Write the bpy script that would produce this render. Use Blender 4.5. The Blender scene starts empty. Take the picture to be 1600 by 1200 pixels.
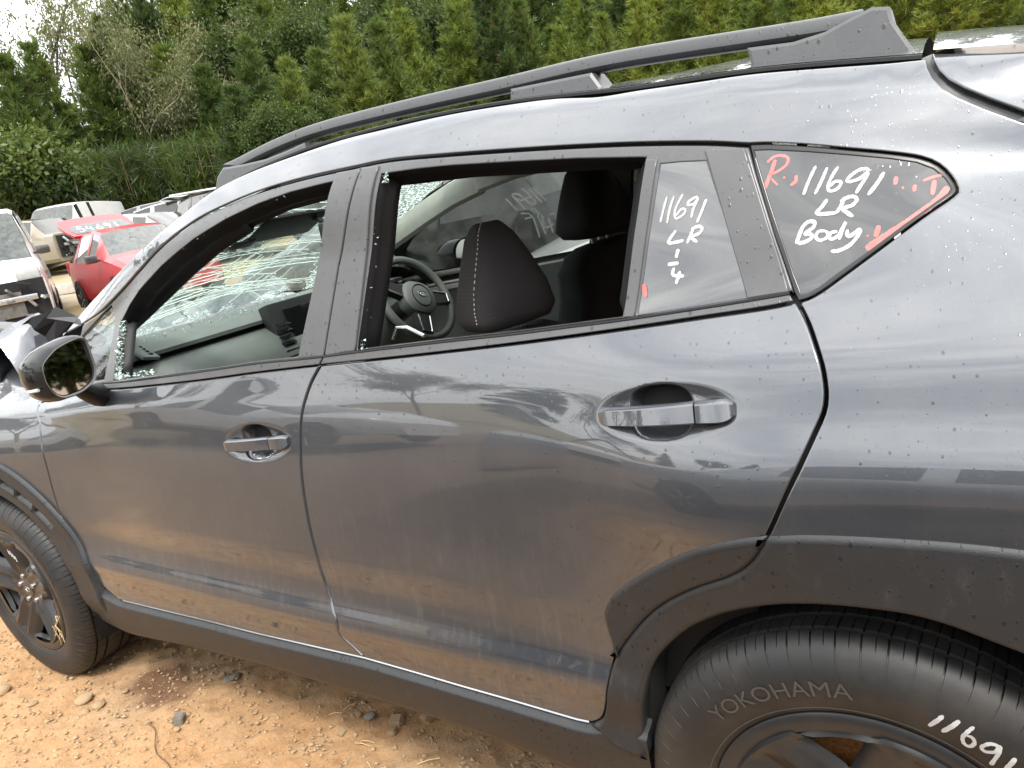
# A dark grey crossover wagon seen from its left side in a wrecking yard.
# World axes: x runs along the car (rear axle at x = 0, nose towards -x), y runs into the car
# (its left flank lies near y = 0), z is up.  Units are metres.
import bpy, bmesh, math, random
import numpy as np
from mathutils import Vector, Matrix
from mathutils.geometry import delaunay_2d_cdt

SC = bpy.context.scene
COL = SC.collection
random.seed(7)
RNG = np.random.default_rng(11)

# ------------------------------------------------------------------ camera
cam_d = bpy.data.cameras.new('camera')
cam_d.sensor_width = 36.0
cam_d.lens = 25.02
cam_d.clip_start = 0.02
cam_d.clip_end = 3000
cam_o = bpy.data.objects.new('camera', cam_d)
COL.objects.link(cam_o)
_r = Vector((0.84561695, 0.50447366, -0.17446575))
_d = Vector((-0.01026087, -0.31142064, -0.95021677))
_f = Vector((-0.53369156, 0.80530958, -0.25816623))
cam_o.matrix_world = Matrix(((_r.x, -_d.x, -_f.x, 0.11979), (_r.y, -_d.y, -_f.y, -0.89222),
                             (_r.z, -_d.z, -_f.z, 1.36832), (0, 0, 0, 1)))
SC.camera = cam_o

# ------------------------------------------------------------------ sky, sun, exposure
SUN_EL, SUN_AZ = math.radians(56), math.radians(314)     # azimuth counted from +x towards +y
w = bpy.data.worlds.new('World')
SC.world = w
w.use_nodes = True
nt = w.node_tree
for n in list(nt.nodes):
    nt.nodes.remove(n)
def wn(t, **k):
    n = nt.nodes.new(t)
    for a, b in k.items():
        setattr(n, a, b)
    return n
w_out = wn('ShaderNodeOutputWorld'); w_bg = wn('ShaderNodeBackground')
w_sky = wn('ShaderNodeTexSky', sky_type='NISHITA', sun_disc=False)
w_sky.sun_elevation = SUN_EL
w_sky.sun_rotation = math.radians(90) - SUN_AZ
w_tc = wn('ShaderNodeTexCoord'); w_map = wn('ShaderNodeMapping')
w_map.inputs['Scale'].default_value = (1, 1, 2.6)
w_noi = wn('ShaderNodeTexNoise'); w_noi.inputs['Scale'].default_value = 2.5; w_noi.inputs['Detail'].default_value = 7
w_noi.inputs['Roughness'].default_value = .55; w_noi.inputs['Distortion'].default_value = .15
w_ramp = wn('ShaderNodeValToRGB')
w_ramp.color_ramp.elements[0].position = .36; w_ramp.color_ramp.elements[0].color = (.56, .575, .60, 1)
w_ramp.color_ramp.elements[1].position = .62; w_ramp.color_ramp.elements[1].color = (1, .995, .97, 1)
w_mul = wn('ShaderNodeMix', data_type='RGBA', blend_type='MULTIPLY'); w_mul.inputs[0].default_value = 1
w_mul.inputs[7].default_value = (18.5, 18.5, 18.5, 1)
w_sep = wn('ShaderNodeSeparateXYZ'); w_g = wn('ShaderNodeMapRange'); w_g.inputs['From Min'].default_value = 0; w_g.inputs['From Max'].default_value = 1; w_g.inputs['To Min'].default_value = .62; w_g.inputs['To Max'].default_value = 1.0
w_mul2 = wn('ShaderNodeMix', data_type='RGBA', blend_type='MULTIPLY'); w_mul2.inputs[0].default_value = 1      # overcast: brighter overhead than at the horizon
w_mix = wn('ShaderNodeMix', data_type='RGBA'); w_mix.inputs[0].default_value = .88
L = nt.links.new
L(w_tc.outputs['Generated'], w_map.inputs[0]); L(w_map.outputs[0], w_noi.inputs['Vector'])
L(w_noi.outputs['Fac'], w_ramp.inputs[0]); L(w_ramp.outputs[0], w_mul.inputs[6])
L(w_tc.outputs['Generated'], w_sep.inputs[0]); L(w_sep.outputs[2], w_g.inputs['Value']); L(w_mul.outputs[2], w_mul2.inputs[6]); L(w_g.outputs[0], w_mul2.inputs[7])
L(w_sky.outputs[0], w_mix.inputs[6]); L(w_mul2.outputs[2], w_mix.inputs[7])
L(w_mix.outputs[2], w_bg.inputs[0]); w_bg.inputs[1].default_value = .10
L(w_bg.outputs[0], w_out.inputs[0])
sun_d = bpy.data.lights.new('sun', 'SUN')
sun_d.energy = 1.4; sun_d.angle = math.radians(12); sun_d.color = (1, .95, .87)
sun_o = bpy.data.objects.new('sun', sun_d); COL.objects.link(sun_o)
_s = Vector((math.cos(SUN_EL) * math.cos(SUN_AZ), math.cos(SUN_EL) * math.sin(SUN_AZ), math.sin(SUN_EL)))
sun_o.rotation_euler = _s.to_track_quat('Z', 'Y').to_euler()
sun_o.location = (4, -5, 12)
SC.view_settings.view_transform = 'Standard'
SC.view_settings.look = 'None'
SC.view_settings.exposure = 1.45
SC.view_settings.gamma = 1.0
SC.render.engine = 'CYCLES'
SC.cycles.max_bounces = 8
SC.cycles.transparent_max_bounces = 16
SC.cycles.caustics_reflective = False
SC.cycles.caustics_refractive = False

# ------------------------------------------------------------------ materials
class NT:
    def __init__(self, name):
        self.m = bpy.data.materials.new(name); self.m.use_nodes = True
        self.t = self.m.node_tree; self.b = self.t.nodes['Principled BSDF']; self.out = self.t.nodes['Material Output']
        self._tc = None
    def n(self, t, ins=None, **k):
        n = self.t.nodes.new(t)
        for a, b in k.items(): setattr(n, a, b)
        for a, b in (ins or {}).items(): self.put(n.inputs[a], b)
        return n
    def put(self, s, v):
        if isinstance(v, bpy.types.NodeSocket): self.t.links.new(v, s)
        elif isinstance(v, (tuple, list)) and len(v) == 3 and s.type == 'RGBA': s.default_value = (*v, 1)
        else: s.default_value = v
    def obj(self, scale=(1, 1, 1), rot=(0, 0, 0)):
        if self._tc is None: self._tc = self.n('ShaderNodeTexCoord')
        m = self.n('ShaderNodeMapping'); m.inputs['Scale'].default_value = scale; m.inputs['Rotation'].default_value = rot
        self.t.links.new(self._tc.outputs['Object'], m.inputs[0]); return m.outputs[0]
    def noise(self, scale, detail=4, rough=.55, vec=None, dist=0):
        return self.n('ShaderNodeTexNoise', {'Vector': vec if vec is not None else self.obj(), 'Scale': scale, 'Detail': detail, 'Roughness': rough, 'Distortion': dist}).outputs['Fac']
    def math(self, op, a, b=0., c=0., clamp=False):
        n = self.n('ShaderNodeMath', operation=op, use_clamp=clamp); self.put(n.inputs[0], a); self.put(n.inputs[1], b); self.put(n.inputs[2], c); return n.outputs[0]
    def ramp(self, fac, stops):
        n = self.n('ShaderNodeValToRGB'); self.put(n.inputs[0], fac); e = n.color_ramp.elements
        while len(e) < len(stops): e.new(.5)
        for k, (p, c) in enumerate(stops):
            e[k].position = p; e[k].color = (*c, 1) if isinstance(c, tuple) else (c, c, c, 1)
        return n.outputs[0]
    def mix(self, f, a, b, blend='MIX'):
        n = self.n('ShaderNodeMix', data_type='RGBA', blend_type=blend); self.put(n.inputs[0], f); self.put(n.inputs[6], a); self.put(n.inputs[7], b); return n.outputs[2]
    def bump(self, h, strength, dist, normal=None):
        n = self.n('ShaderNodeBump', {'Height': h, 'Strength': strength, 'Distance': dist})
        if normal is not None: self.put(n.inputs['Normal'], normal)
        return n.outputs[0]
    def set(self, **k):
        for a, b in k.items(): self.put(self.b.inputs[a.replace('_', ' ')], b)
        return self
MATS = {}
def simple(name, col, rough=.5, metal=0., var=.15, nscale=30, bump=.0, bscale=200, spec=.5, coat=0.):
    if name in MATS: return MATS[name]
    k = NT(name); f = k.noise(nscale, 5)
    c = k.mix(f, tuple(x * (1 - var) for x in col), tuple(min(1, x * (1 + var)) for x in col))
    k.set(Base_Color=c, Roughness=k.math('MULTIPLY_ADD', k.noise(nscale * .6, 3), .25 * rough, rough * .88), Metallic=metal, Specular_IOR_Level=spec, Coat_Weight=coat, Coat_Roughness=.05)
    if bump: k.set(Normal=k.bump(k.noise(bscale, 3), bump, .004))
    MATS[name] = k.m; return k.m
def droplets(k, scale, zs, keep, rmin, rvar):
    """rain beads: a height map of scattered domes"""
    sx = k.n('ShaderNodeSeparateXYZ'); k.put(sx.inputs[0], k.obj()); cb = k.n('ShaderNodeCombineXYZ'); k.put(cb.inputs[0], sx.outputs[0]); k.put(cb.inputs[1], k.math('MULTIPLY', sx.outputs[2], zs))
    v = k.n('ShaderNodeTexVoronoi', {'Vector': cb.outputs[0], 'Scale': scale, 'Randomness': 1.0}, voronoi_dimensions='2D')
    sep = k.n('ShaderNodeSeparateColor'); k.put(sep.inputs[0], v.outputs['Color'])
    r = k.math('MULTIPLY_ADD', k.math('POWER', sep.outputs[0], 2.0), rvar, rmin)
    h = k.math('SUBTRACT', 1.0, k.math('POWER', k.math('DIVIDE', v.outputs['Distance'], r), 2.0), clamp=True)
    return k.math('MULTIPLY', h, k.math('GREATER_THAN', sep.outputs[1], keep))
def paint_material():
    k = NT('grey_metallic_paint')
    d1 = droplets(k, 88, .8, .76, .05, .17); d2 = droplets(k, 200, .7, .80, .06, .20)
    drops = k.math('ADD', d1, k.math('MULTIPLY', d2, .4))
    wave = k.noise(2.2, 2)
    nb = k.bump(drops, .22, .0008)
    nb2 = k.bump(wave, .02, .02, nb)
    specks = k.n('ShaderNodeTexVoronoi', {'Vector': k.obj((1, 1, .5)), 'Scale': 110.0})
    sp = k.n('ShaderNodeSeparateColor'); k.put(sp.inputs[0], specks.outputs['Color'])
    dirt = k.math('MULTIPLY', k.math('LESS_THAN', specks.outputs['Distance'], .055), k.math('GREATER_THAN', sp.outputs[0], .86))
    # road film: streaky dust, thicker low down on the flank
    zz = k.n('ShaderNodeSeparateXYZ'); k.put(zz.inputs[0], k.obj())
    low = k.n('ShaderNodeMapRange', {'Value': zz.outputs[2], 'From Min': .85, 'From Max': .38, 'To Min': .0, 'To Max': .34})
    streak = k.ramp(k.noise(24, 6, .7, k.obj((3, 3, .35))), [(.52, 0.), (.78, 1.)])
    film = k.math('MULTIPLY', streak, low.outputs[0])
    film = k.math('ADD', film, k.math('MULTIPLY', k.ramp(k.noise(7, 6, .65), [(.42, 0.), (.8, 1.)]), .09))
    film = k.math('ADD', film, k.math('MULTIPLY', streak, .05))
    base = k.mix(k.noise(900, 1), (.050, .056, .066), (.070, .077, .090))
    base = k.mix(k.math('MULTIPLY', drops, .6), base, (.03, .033, .038))
    base = k.mix(film, base, (.20, .17, .14))
    base = k.mix(dirt, base, (.20, .19, .175))
    k.set(Base_Color=base, Metallic=k.math('SUBTRACT', .55, k.math('MULTIPLY', film, .5), clamp=True), Roughness=k.math('MULTIPLY_ADD', film, .4, .34), Coat_Weight=k.math('SUBTRACT', 1.0, k.math('MULTIPLY', drops, .55), clamp=True), Coat_IOR=1.82,
          Coat_Roughness=k.math('MULTIPLY_ADD', film, .3, .012), Normal=nb2)
    k.put(k.b.inputs['Coat Normal'], nb2)
    MATS['paint'] = k.m
paint_material()
def trim_material(name, col, rough, drop=True, grain=0.):
    k = NT(name)
    f = k.noise(14, 5); c = k.mix(f, tuple(x * .85 for x in col), tuple(x * 1.2 for x in col))
    dust = k.ramp(k.noise(45, 8, .7, k.obj((1, 1, .4))), [(.55, 0.), (.8, 1.)])
    c = k.mix(k.math('MULTIPLY', dust, .07), c, (.34, .32, .29))
    nb = None
    if grain: nb = k.bump(k.noise(700, 2), grain, .002)
    if drop:
        d = k.math('ADD', droplets(k, 68, .75, .62, .05, .22), k.math('MULTIPLY', droplets(k, 150, .45, .74, .06, .2), .8))
        nb = k.bump(d, .5, .0012, nb)
        c = k.mix(k.math('MULTIPLY', d, .55, clamp=True), c, tuple(x * .25 for x in col)); k.set(Specular_IOR_Level=k.math('SUBTRACT', .5, k.math('MULTIPLY', d, .2), clamp=True))
    k.set(Base_Color=c, Roughness=rough)
    if nb is not None: k.set(Normal=nb)
    MATS[name] = k.m
trim_material('trim', (.075, .076, .079), .30)
trim_material('cladding', (.017, .018, .0195), .46, True, .25)
trim_material('rail', (.060, .062, .065), .38)
simple('rubber', (.007, .007, .008), .5, bump=.1, spec=.3)
simple('seal_gloss', (.010, .010, .011), .25)
simple('cavity', (.006, .006, .007), .9)
simple('ledge_highlight_metal', (.36, .365, .375), .16, metal=.9, var=.05)  # bright metal for the imitated highlight on the sill ledge
simple('gloss_black', (.007, .007, .008), .12, spec=.35)
simple('rim_black', (.018, .018, .019), .32, var=.3)
simple('steel', (.45, .45, .46), .35, metal=1)
simple('dash_plastic', (.115, .123, .118), .50, bump=.15, bscale=900)
simple('dash_dark', (.014, .014, .015), .55)
simple('silver_trim', (.55, .56, .57), .25, metal=.9)
simple('headliner', (.46, .45, .41), .85, bump=.1, bscale=600)
simple('beige_trim', (.34, .33, .30), .6)
simple('cloth_black', (.012, .012, .013), .85, bump=.2, bscale=900)
k = NT('cloth_grey'); wv = k.n('ShaderNodeTexWave', {'Vector': k.obj((.2, .2, 1)), 'Scale': 38.0, 'Distortion': 1.5, 'Detail': 2.0}, bands_direction='Z')
k.set(Base_Color=k.mix(k.noise(300, 4), (.030, .027, .027), (.062, .056, .054)), Roughness=.9, Normal=k.bump(k.math('ADD', k.math('MULTIPLY', wv.outputs['Fac'], .35), k.noise(700, 3)), .35, .003)); MATS['cloth_grey'] = k.m
simple('thread', (.62, .58, .50), .8)

simple('red_marker', (.62, .13, .12), .5, var=.35, nscale=90)
simple('shard', (.46, .58, .53), .12, var=.3)
simple('crack_white', (.75, .82, .79), .3)
def pen_material():
    k = NT('paint_pen'); t = k.t; t.nodes.remove(k.b); c = k.mix(k.noise(160, 4), (.72, .72, .72), (.84, .84, .84))
    d = k.n('ShaderNodeBsdfDiffuse', {'Color': c}); r = k.n('ShaderNodeBsdfTranslucent', {'Color': c}); m = k.n('ShaderNodeMixShader', {0: .45}); t.links.new(d.outputs[0], m.inputs[1]); t.links.new(r.outputs[0], m.inputs[2])
    tr = k.n('ShaderNodeBsdfTransparent'); dry = k.n('ShaderNodeMixShader', {0: k.ramp(k.noise(260, 5, .7, k.obj((1, 1, .5))), [(.27, .6), (.36, 0.)])}); t.links.new(m.outputs[0], dry.inputs[1]); t.links.new(tr.outputs[0], dry.inputs[2]); t.links.new(dry.outputs[0], k.out.inputs[0]); MATS['paint_pen'] = k.m
pen_material()
def rust_material():
    k = NT('rusty_disc'); f = k.noise(160, 6, .7)
    k.set(Base_Color=k.ramp(f, [(.3, (.10, .035, .012)), (.55, (.30, .12, .03)), (.8, (.42, .20, .06))]), Roughness=.85, Normal=k.bump(f, .5, .002)); MATS['rust'] = k.m
rust_material()
def tyre_material():
    k = NT('tyre_rubber')
    dust = k.ramp(k.noise(9, 6, .65), [(.45, 0.), (.8, 1.)])
    c = k.mix(k.math('MULTIPLY', dust, .36), (.011, .0115, .012), (.085, .070, .056))
    k.set(Base_Color=c, Roughness=.55, Normal=k.bump(k.noise(400, 3), .1, .002)); MATS['tyre'] = k.m
tyre_material()
def glass_material(name, tint, refl=1.0, dirt=.0, dirtcol=(.45, .45, .42), drop=False, rough=.0):
    k = NT(name); t = k.t; t.nodes.remove(k.b)
    tr = k.n('ShaderNodeBsdfTransparent', {'Color': tint}); gl = k.n('ShaderNodeBsdfGlossy', {'Roughness': rough + .002})
    nb = None
    if drop:
        d = k.math('ADD', droplets(k, 75, .7, .72, .05, .20), k.math('MULTIPLY', droplets(k, 160, .5, .74, .06, .2), .6))
        nb = k.bump(d, .12, .0006); k.put(gl.inputs['Normal'], nb)
    fr = k.n('ShaderNodeFresnel', {'IOR': 1.52})
    if nb is not None: k.put(fr.inputs['Normal'], nb)
    mx = k.n('ShaderNodeMixShader', {0: k.math('MULTIPLY', fr.outputs[0], refl, clamp=True)}); t.links.new(tr.outputs[0], mx.inputs[1]); t.links.new(gl.outputs[0], mx.inputs[2])
    out = mx
    if dirt:
        df = k.n('ShaderNodeBsdfDiffuse', {'Color': dirtcol})
        f = k.ramp(k.noise(11, 8, .72), [(.38, 0.), (.85, 1.)])
        f2 = k.math('ADD', k.math('MULTIPLY', f, dirt), dirt * .25)
        m2 = k.n('ShaderNodeMixShader', {0: f2}); t.links.new(mx.outputs[0], m2.inputs[1]); t.links.new(df.outputs[0], m2.inputs[2]); out = m2
    t.links.new(out.outputs[0], k.out.inputs[0]); MATS[name] = k.m; return k.m
glass_material('privacy_glass', (.045, .048, .050), 3.2, .02, drop=True)
glass_material('privacy_glass_door', (.05, .053, .055), 4.6, .03, drop=True)
glass_material('clear_glass', (.70, .76, .72), 1.0, .05)
glass_material('far_glass', (.34, .37, .35), 1.0, .035, (.20, .21, .19))
glass_material('screen_glass', (.60, .76, .69), 1.0, .10, (.42, .55, .49))
glass_material('yard_glass', (.10, .12, .12), 2.0, .10)
glass_material('yard_glass_dusty', (.35, .38, .37), 1.4, .30, (.42, .46, .44))

# ------------------------------------------------------------------ object helpers
def link(name, me, mat=None, parent=None, smooth=True):
    o = bpy.data.objects.new(name, me); COL.objects.link(o)
    if mat is not None and not me.materials:
        me.materials.append(MATS[mat] if isinstance(mat, str) else mat)
    if smooth and me.polygons: me.polygons.foreach_set('use_smooth', [True] * len(me.polygons))
    if parent is not None: o.parent = parent
    return o
def empty(name, loc, label, cat, group=None, rz=0.):
    o = bpy.data.objects.new(name, None); COL.objects.link(o); o.location = loc; o.rotation_euler = (0, 0, rz); o.empty_display_size = .2
    return tag(o, label, cat, group)
def tag(o, label=None, cat=None, group=None, kind=None):
    if label: o['label'] = label
    if cat: o['category'] = cat
    if group: o['group'] = group
    if kind: o['kind'] = kind
    return o
def mesh(verts, faces, name='m'):
    me = bpy.data.meshes.new(name); me.from_pydata([tuple(v) for v in verts], [], [tuple(f) for f in faces]); me.update(); return me
def auto(me, deg=35):
    """smooth shading that keeps edges sharper than deg"""
    bm = bmesh.new(); bm.from_mesh(me)
    lim = math.radians(deg)
    for e in bm.edges: e.smooth = not (len(e.link_faces) == 2 and e.calc_face_angle(0) > lim)
    for f in bm.faces: f.smooth = True
    bm.to_mesh(me); bm.free(); return me
class MB:
    """collects boxes, tubes, lofts into one mesh"""
    def __init__(s): s.v = []; s.f = []
    def add(s, v, f):
        b = len(s.v); s.v += [tuple(x) for x in v]; s.f += [tuple(i + b for i in q) for q in f]; return s
    def box(s, c, size, rot=None, bev=0.):
        bm = bmesh.new(); bmesh.ops.create_cube(bm, size=1)
        for v in bm.verts: v.co = Vector((v.co.x * size[0], v.co.y * size[1], v.co.z * size[2]))
        if bev: bmesh.ops.bevel(bm, geom=list(bm.edges), offset=bev, segments=2, profile=.6, affect='EDGES')
        R = rot if rot is not None else Matrix.Identity(3)
        bm.verts.ensure_lookup_table(); bm.verts.index_update()
        s.add([R @ v.co + Vector(c) for v in bm.verts], [[v.index for v in f.verts] for f in bm.faces]); bm.free(); return s
    def tube(s, pts, r, seg=8, caps=True, flat=1.0, up=None):
        pts = [Vector(p) for p in pts]; n = len(pts); rs = r if isinstance(r, (list, tuple)) else [r] * n
        rings = []; prev = Vector(up) if up else Vector((.13, .21, .97))
        for i, p in enumerate(pts):
            t = (pts[min(i + 1, n - 1)] - pts[max(i - 1, 0)])
            t = t.normalized() if t.length > 1e-9 else Vector((0, 0, 1))
            a = (prev - t * prev.dot(t)); a = a.normalized() if a.length > 1e-6 else t.orthogonal().normalized()
            b = t.cross(a); prev = a
            rings.append([p + (a * math.cos(2 * math.pi * k / seg) + b * flat * math.sin(2 * math.pi * k / seg)) * rs[i] for k in range(seg)])
        return s.loft(rings, True, caps)
    def loft(s, rings, closed=True, caps=False):
        n, m = len(rings), len(rings[0]); v = [p for r in rings for p in r]; f = []
        for i in range(n - 1):
            for j in range(m if closed else m - 1):
                k = (j + 1) % m; f.append((i * m + j, i * m + k, (i + 1) * m + k, (i + 1) * m + j))
        if caps: f += [tuple(range(m - 1, -1, -1)), tuple((n - 1) * m + j for j in range(m))]
        return s.add(v, f)
    def build(s, name, mat, parent=None, deg=35, smooth=True):
        me = mesh(s.v, s.f, name)
        bm = bmesh.new(); bm.from_mesh(me); bmesh.ops.recalc_face_normals(bm, faces=bm.faces); bm.to_mesh(me); bm.free()
        if smooth: auto(me, deg)
        return link(name, me, mat, parent, smooth=False)
def children(o): return [c for c in bpy.data.objects if c.parent == o]
def copy_tree(o, parent=None):
    c = o.copy(); COL.objects.link(c)
    if parent is not None: c.parent = parent
    for ch in o.children: copy_tree(ch, c)
    return c
# ------------------------------------------------------------------ value noise
def _hash(ix, iy, s=0):
    h = (ix.astype(np.int64) * 374761393 + iy.astype(np.int64) * 668265263 + s * 974711) & 0x7fffffff
    h = ((h ^ (h >> 13)) * 1274126177) & 0x7fffffff
    return ((h ^ (h >> 16)) & 0xffff) / 65535.
def vnoise(x, y, s=0):
    ix, iy = np.floor(x), np.floor(y); fx, fy = x - ix, y - iy; fx = fx * fx * (3 - 2 * fx); fy = fy * fy * (3 - 2 * fy)
    a, b, c, d = _hash(ix, iy, s), _hash(ix + 1, iy, s), _hash(ix, iy + 1, s), _hash(ix + 1, iy + 1, s)
    return (a * (1 - fx) + b * fx) * (1 - fy) + (c * (1 - fx) + d * fx) * fy
def fbm(x, y, o=4, s=0):
    r = 0; a = .5
    for k in range(o): r = r + a * vnoise(x, y, s + k); x, y, a = x * 2.03 + 7.1, y * 2.03 + 3.7, a * .5
    return r
# ------------------------------------------------------------------ panels cut out of the flank surface
def resample(P, step):
    out = []
    n = len(P)
    for i in range(n):
        a, b = np.array(P[i]), np.array(P[(i + 1) % n]); k = max(1, int(np.ceil(np.linalg.norm(b - a) / step)))
        out += [a + (b - a) * t / k for t in range(k)]
    return np.array(out)
def smooth_line(P, step=.012):
    """Catmull-Rom through an open line"""
    P = [np.array(p) for p in P]; Q = [2 * P[0] - P[1]] + P + [2 * P[-1] - P[-2]]; out = []
    for i in range(1, len(Q) - 2):
        a, b, c, d = Q[i - 1:i + 3]; k = max(2, int(np.linalg.norm(c - b) / step))
        for t in np.linspace(0, 1, k, endpoint=False):
            out.append(.5 * (2 * b + (c - a) * t + (2 * a - 5 * b + 4 * c - d) * t * t + (3 * b - a - 3 * c + d) * t ** 3))
    return [tuple(p) for p in out + [P[-1]]]
def area(P):
    P = np.asarray(P); x, y = P[:, 0], P[:, 1]; return .5 * np.sum(x * np.roll(y, -1) - np.roll(x, -1) * y)
def clean(P, tol=.0008):
    out = []
    for p in P:
        if not out or np.hypot(p[0] - out[-1][0], p[1] - out[-1][1]) > tol: out.append((float(p[0]), float(p[1])))
    if np.hypot(out[0][0] - out[-1][0], out[0][1] - out[-1][1]) < tol: out.pop()
    return out
def vert_normals(P):
    P = np.asarray(P); e = np.roll(P, -1, 0) - P; e /= np.linalg.norm(e, axis=1, keepdims=True) + 1e-12
    n = np.stack([e[:, 1], -e[:, 0]], 1); m = n + np.roll(n, 1, 0); m /= np.linalg.norm(m, axis=1, keepdims=True) + 1e-9
    c = np.clip(np.sum(m * n, 1), .5, 1); return m, 1 / c
def inside(P, pts):
    P = np.asarray(P); x, y = pts[:, 0], pts[:, 1]; r = np.zeros(len(pts), bool); n = len(P); j = n - 1
    for i in range(n):
        xi, yi, xj, yj = P[i, 0], P[i, 1], P[j, 0], P[j, 1]
        if yi != yj: r ^= ((yi > y) != (yj > y)) & (x < (xj - xi) * (y - yi) / (yj - yi) + xi)
        j = i
    return r
def seg_dist(P, pts):
    P = np.asarray(P); Q = np.roll(P, -1, 0); d = np.full(len(pts), 9.)
    for a, b in zip(P, Q):
        ab = b - a; t = np.clip(((pts - a) @ ab) / (ab @ ab + 1e-12), 0, 1); d = np.minimum(d, np.linalg.norm(pts - a - t[:, None] * ab, axis=1))
    return d
def panel(name, poly, mat, parent, off=0., h=.016, holes=(), dense=(), inset=.0022, lip=.0016, flange=.013, fn=None, mirror=False, gap=0.):
    """a sheet with rolled edges: (x, z) outline laid on y = S(x, z) + off"""
    fn = fn or (lambda x, z: S(x, z))
    outs = [clean(poly)] + [clean(q) for q in holes]; loops = []
    for k, q in enumerate(outs):
        if (area(q) > 0) != (k == 0): q = q[::-1]
        q = resample(q, min(.014, h)); m, c = vert_normals(q); q = q - m * (gap * c)[:, None]; loops.append((q - m * (inset * c)[:, None], q, m))
    x0, z0 = loops[0][0].min(0); x1, z1 = loops[0][0].max(0)
    g = [np.stack(np.meshgrid(np.arange(x0, x1, h), np.arange(z0, z1, h)), -1).reshape(-1, 2)]
    for (a, b, c, d, hh) in dense: g.append(np.stack(np.meshgrid(np.arange(a, b, hh), np.arange(c, d, hh)), -1).reshape(-1, 2) + .0003)
    keep = []
    for k, pts in enumerate(g):
        hh = h if k == 0 else dense[k - 1][4]
        ok = inside(loops[0][0], pts)
        for lp in loops[1:]: ok &= ~inside(lp[0], pts)
        pts = pts[ok]
        if k == 0:
            for (a, b, c, d, _h) in dense: pts = pts[~((pts[:, 0] > a) & (pts[:, 0] < b) & (pts[:, 1] > c) & (pts[:, 1] < d))]
        for lp in loops:
            if len(pts): pts = pts[seg_dist(lp[0], pts) > .45 * hh]
        keep.append(pts)
    V = []; E = []
    for lp in loops:
        b = len(V); n = len(lp[0]); V += [Vector(p) for p in lp[0]]; E += [(b + i, b + (i + 1) % n) for i in range(n)]
    V += [Vector(p) for pts in keep for p in pts]
    vo, eo, fo = delaunay_2d_cdt(V, E, [], 0, 1e-7)[:3]
    vo = np.array([tuple(v) for v in vo]); fo = np.array([f for f in fo if len(f) == 3])
    cen = vo[fo].mean(1); ok = inside(loops[0][0], cen)
    for lp in loops[1:]: ok &= ~inside(lp[0], cen)
    fo = fo[ok]
    fy = lambda q: fn(q[:, 0], q[:, 1]) + off
    def nrm(q, e=.003):
        sx = (fn(q[:, 0] + e, q[:, 1]) - fn(q[:, 0] - e, q[:, 1])) / (2 * e); sz = (fn(q[:, 0], q[:, 1] + e) - fn(q[:, 0], q[:, 1] - e)) / (2 * e)
        n = np.stack([sx, -np.ones(len(q)), sz], 1); return n / np.linalg.norm(n, axis=1, keepdims=True)
    P3 = [np.stack([vo[:, 0], fy(vo), vo[:, 1]], 1)]; N3 = [nrm(vo)]; F = [tuple(f) for f in fo]; base = len(vo)
    for (qi, q, m) in loops:
        n = len(qi); nn = nrm(qi); out3 = np.stack([m[:, 0], np.zeros(n), m[:, 1]], 1)
        n1 = nn + out3; n1 /= np.linalg.norm(n1, axis=1, keepdims=True)
        y0 = fy(qi)
        ra = np.stack([qi[:, 0], y0, qi[:, 1]], 1); rb = np.stack([q[:, 0], y0 + lip, q[:, 1]], 1); rc = np.stack([q[:, 0], y0 + flange, q[:, 1]], 1)
        P3 += [ra, rb, rc]; N3 += [nn, n1, out3]
        for s in (0, 1):
            for i in range(n):
                j = (i + 1) % n; F.append((base + s * n + i, base + (s + 1) * n + i, base + (s + 1) * n + j, base + s * n + j))
        base += 3 * n
    P3 = np.concatenate(P3); N3 = np.concatenate(N3)
    if mirror: P3[:, 1] = 1.8 - P3[:, 1]; N3[:, 1] *= -1; F = [f[::-1] for f in F]
    me = bpy.data.meshes.new(name); me.from_pydata(P3.tolist(), [], [tuple(int(i) for i in f) for f in F]); me.update()
    me.polygons.foreach_set('use_smooth', [True] * len(me.polygons))
    me.normals_split_custom_set_from_vertices(N3.tolist())
    return link(name, me, mat, parent, smooth=False)
def ribbon(name, strokes, mat, parent, fn3, jitter=.26):
    """brush strokes: flat bands of paint lying on a surface; fn3(x, z) -> point, width in metres"""
    vs = []; fs = []
    rng = random.Random(name)
    for wd, pts in strokes:
        q = smooth_line(pts, .0015) if len(pts) > 2 else [tuple(np.array(pts[0]) + (np.array(pts[1]) - np.array(pts[0])) * t) for t in np.linspace(0, 1, 14)]
        q = np.array(q); n = len(q); t = np.gradient(q, axis=0); t /= np.linalg.norm(t, axis=1, keepdims=True) + 1e-9; m = np.stack([-t[:, 1], t[:, 0]], 1)
        ends = [0] * 0
        b = len(vs); cols = 5
        for i in range(n):
            e = min(i, n - 1 - i); cap = math.sqrt(max(0, 1 - (1 - min(1, (e + .35) / 3.)) ** 2)); ww = .5 * wd * cap * (1 + jitter * (rng.random() - .5))
            for c in range(cols): p = q[i] + m[i] * ww * (c / (cols - 1) * 2 - 1); vs.append(fn3(p[0], p[1]))
        for i in range(n - 1):
            for c in range(cols - 1): fs.append((b + i * cols + c, b + i * cols + c + 1, b + (i + 1) * cols + c + 1, b + (i + 1) * cols + c))
    return link(name, mesh(vs, fs, name), mat, parent)
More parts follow.
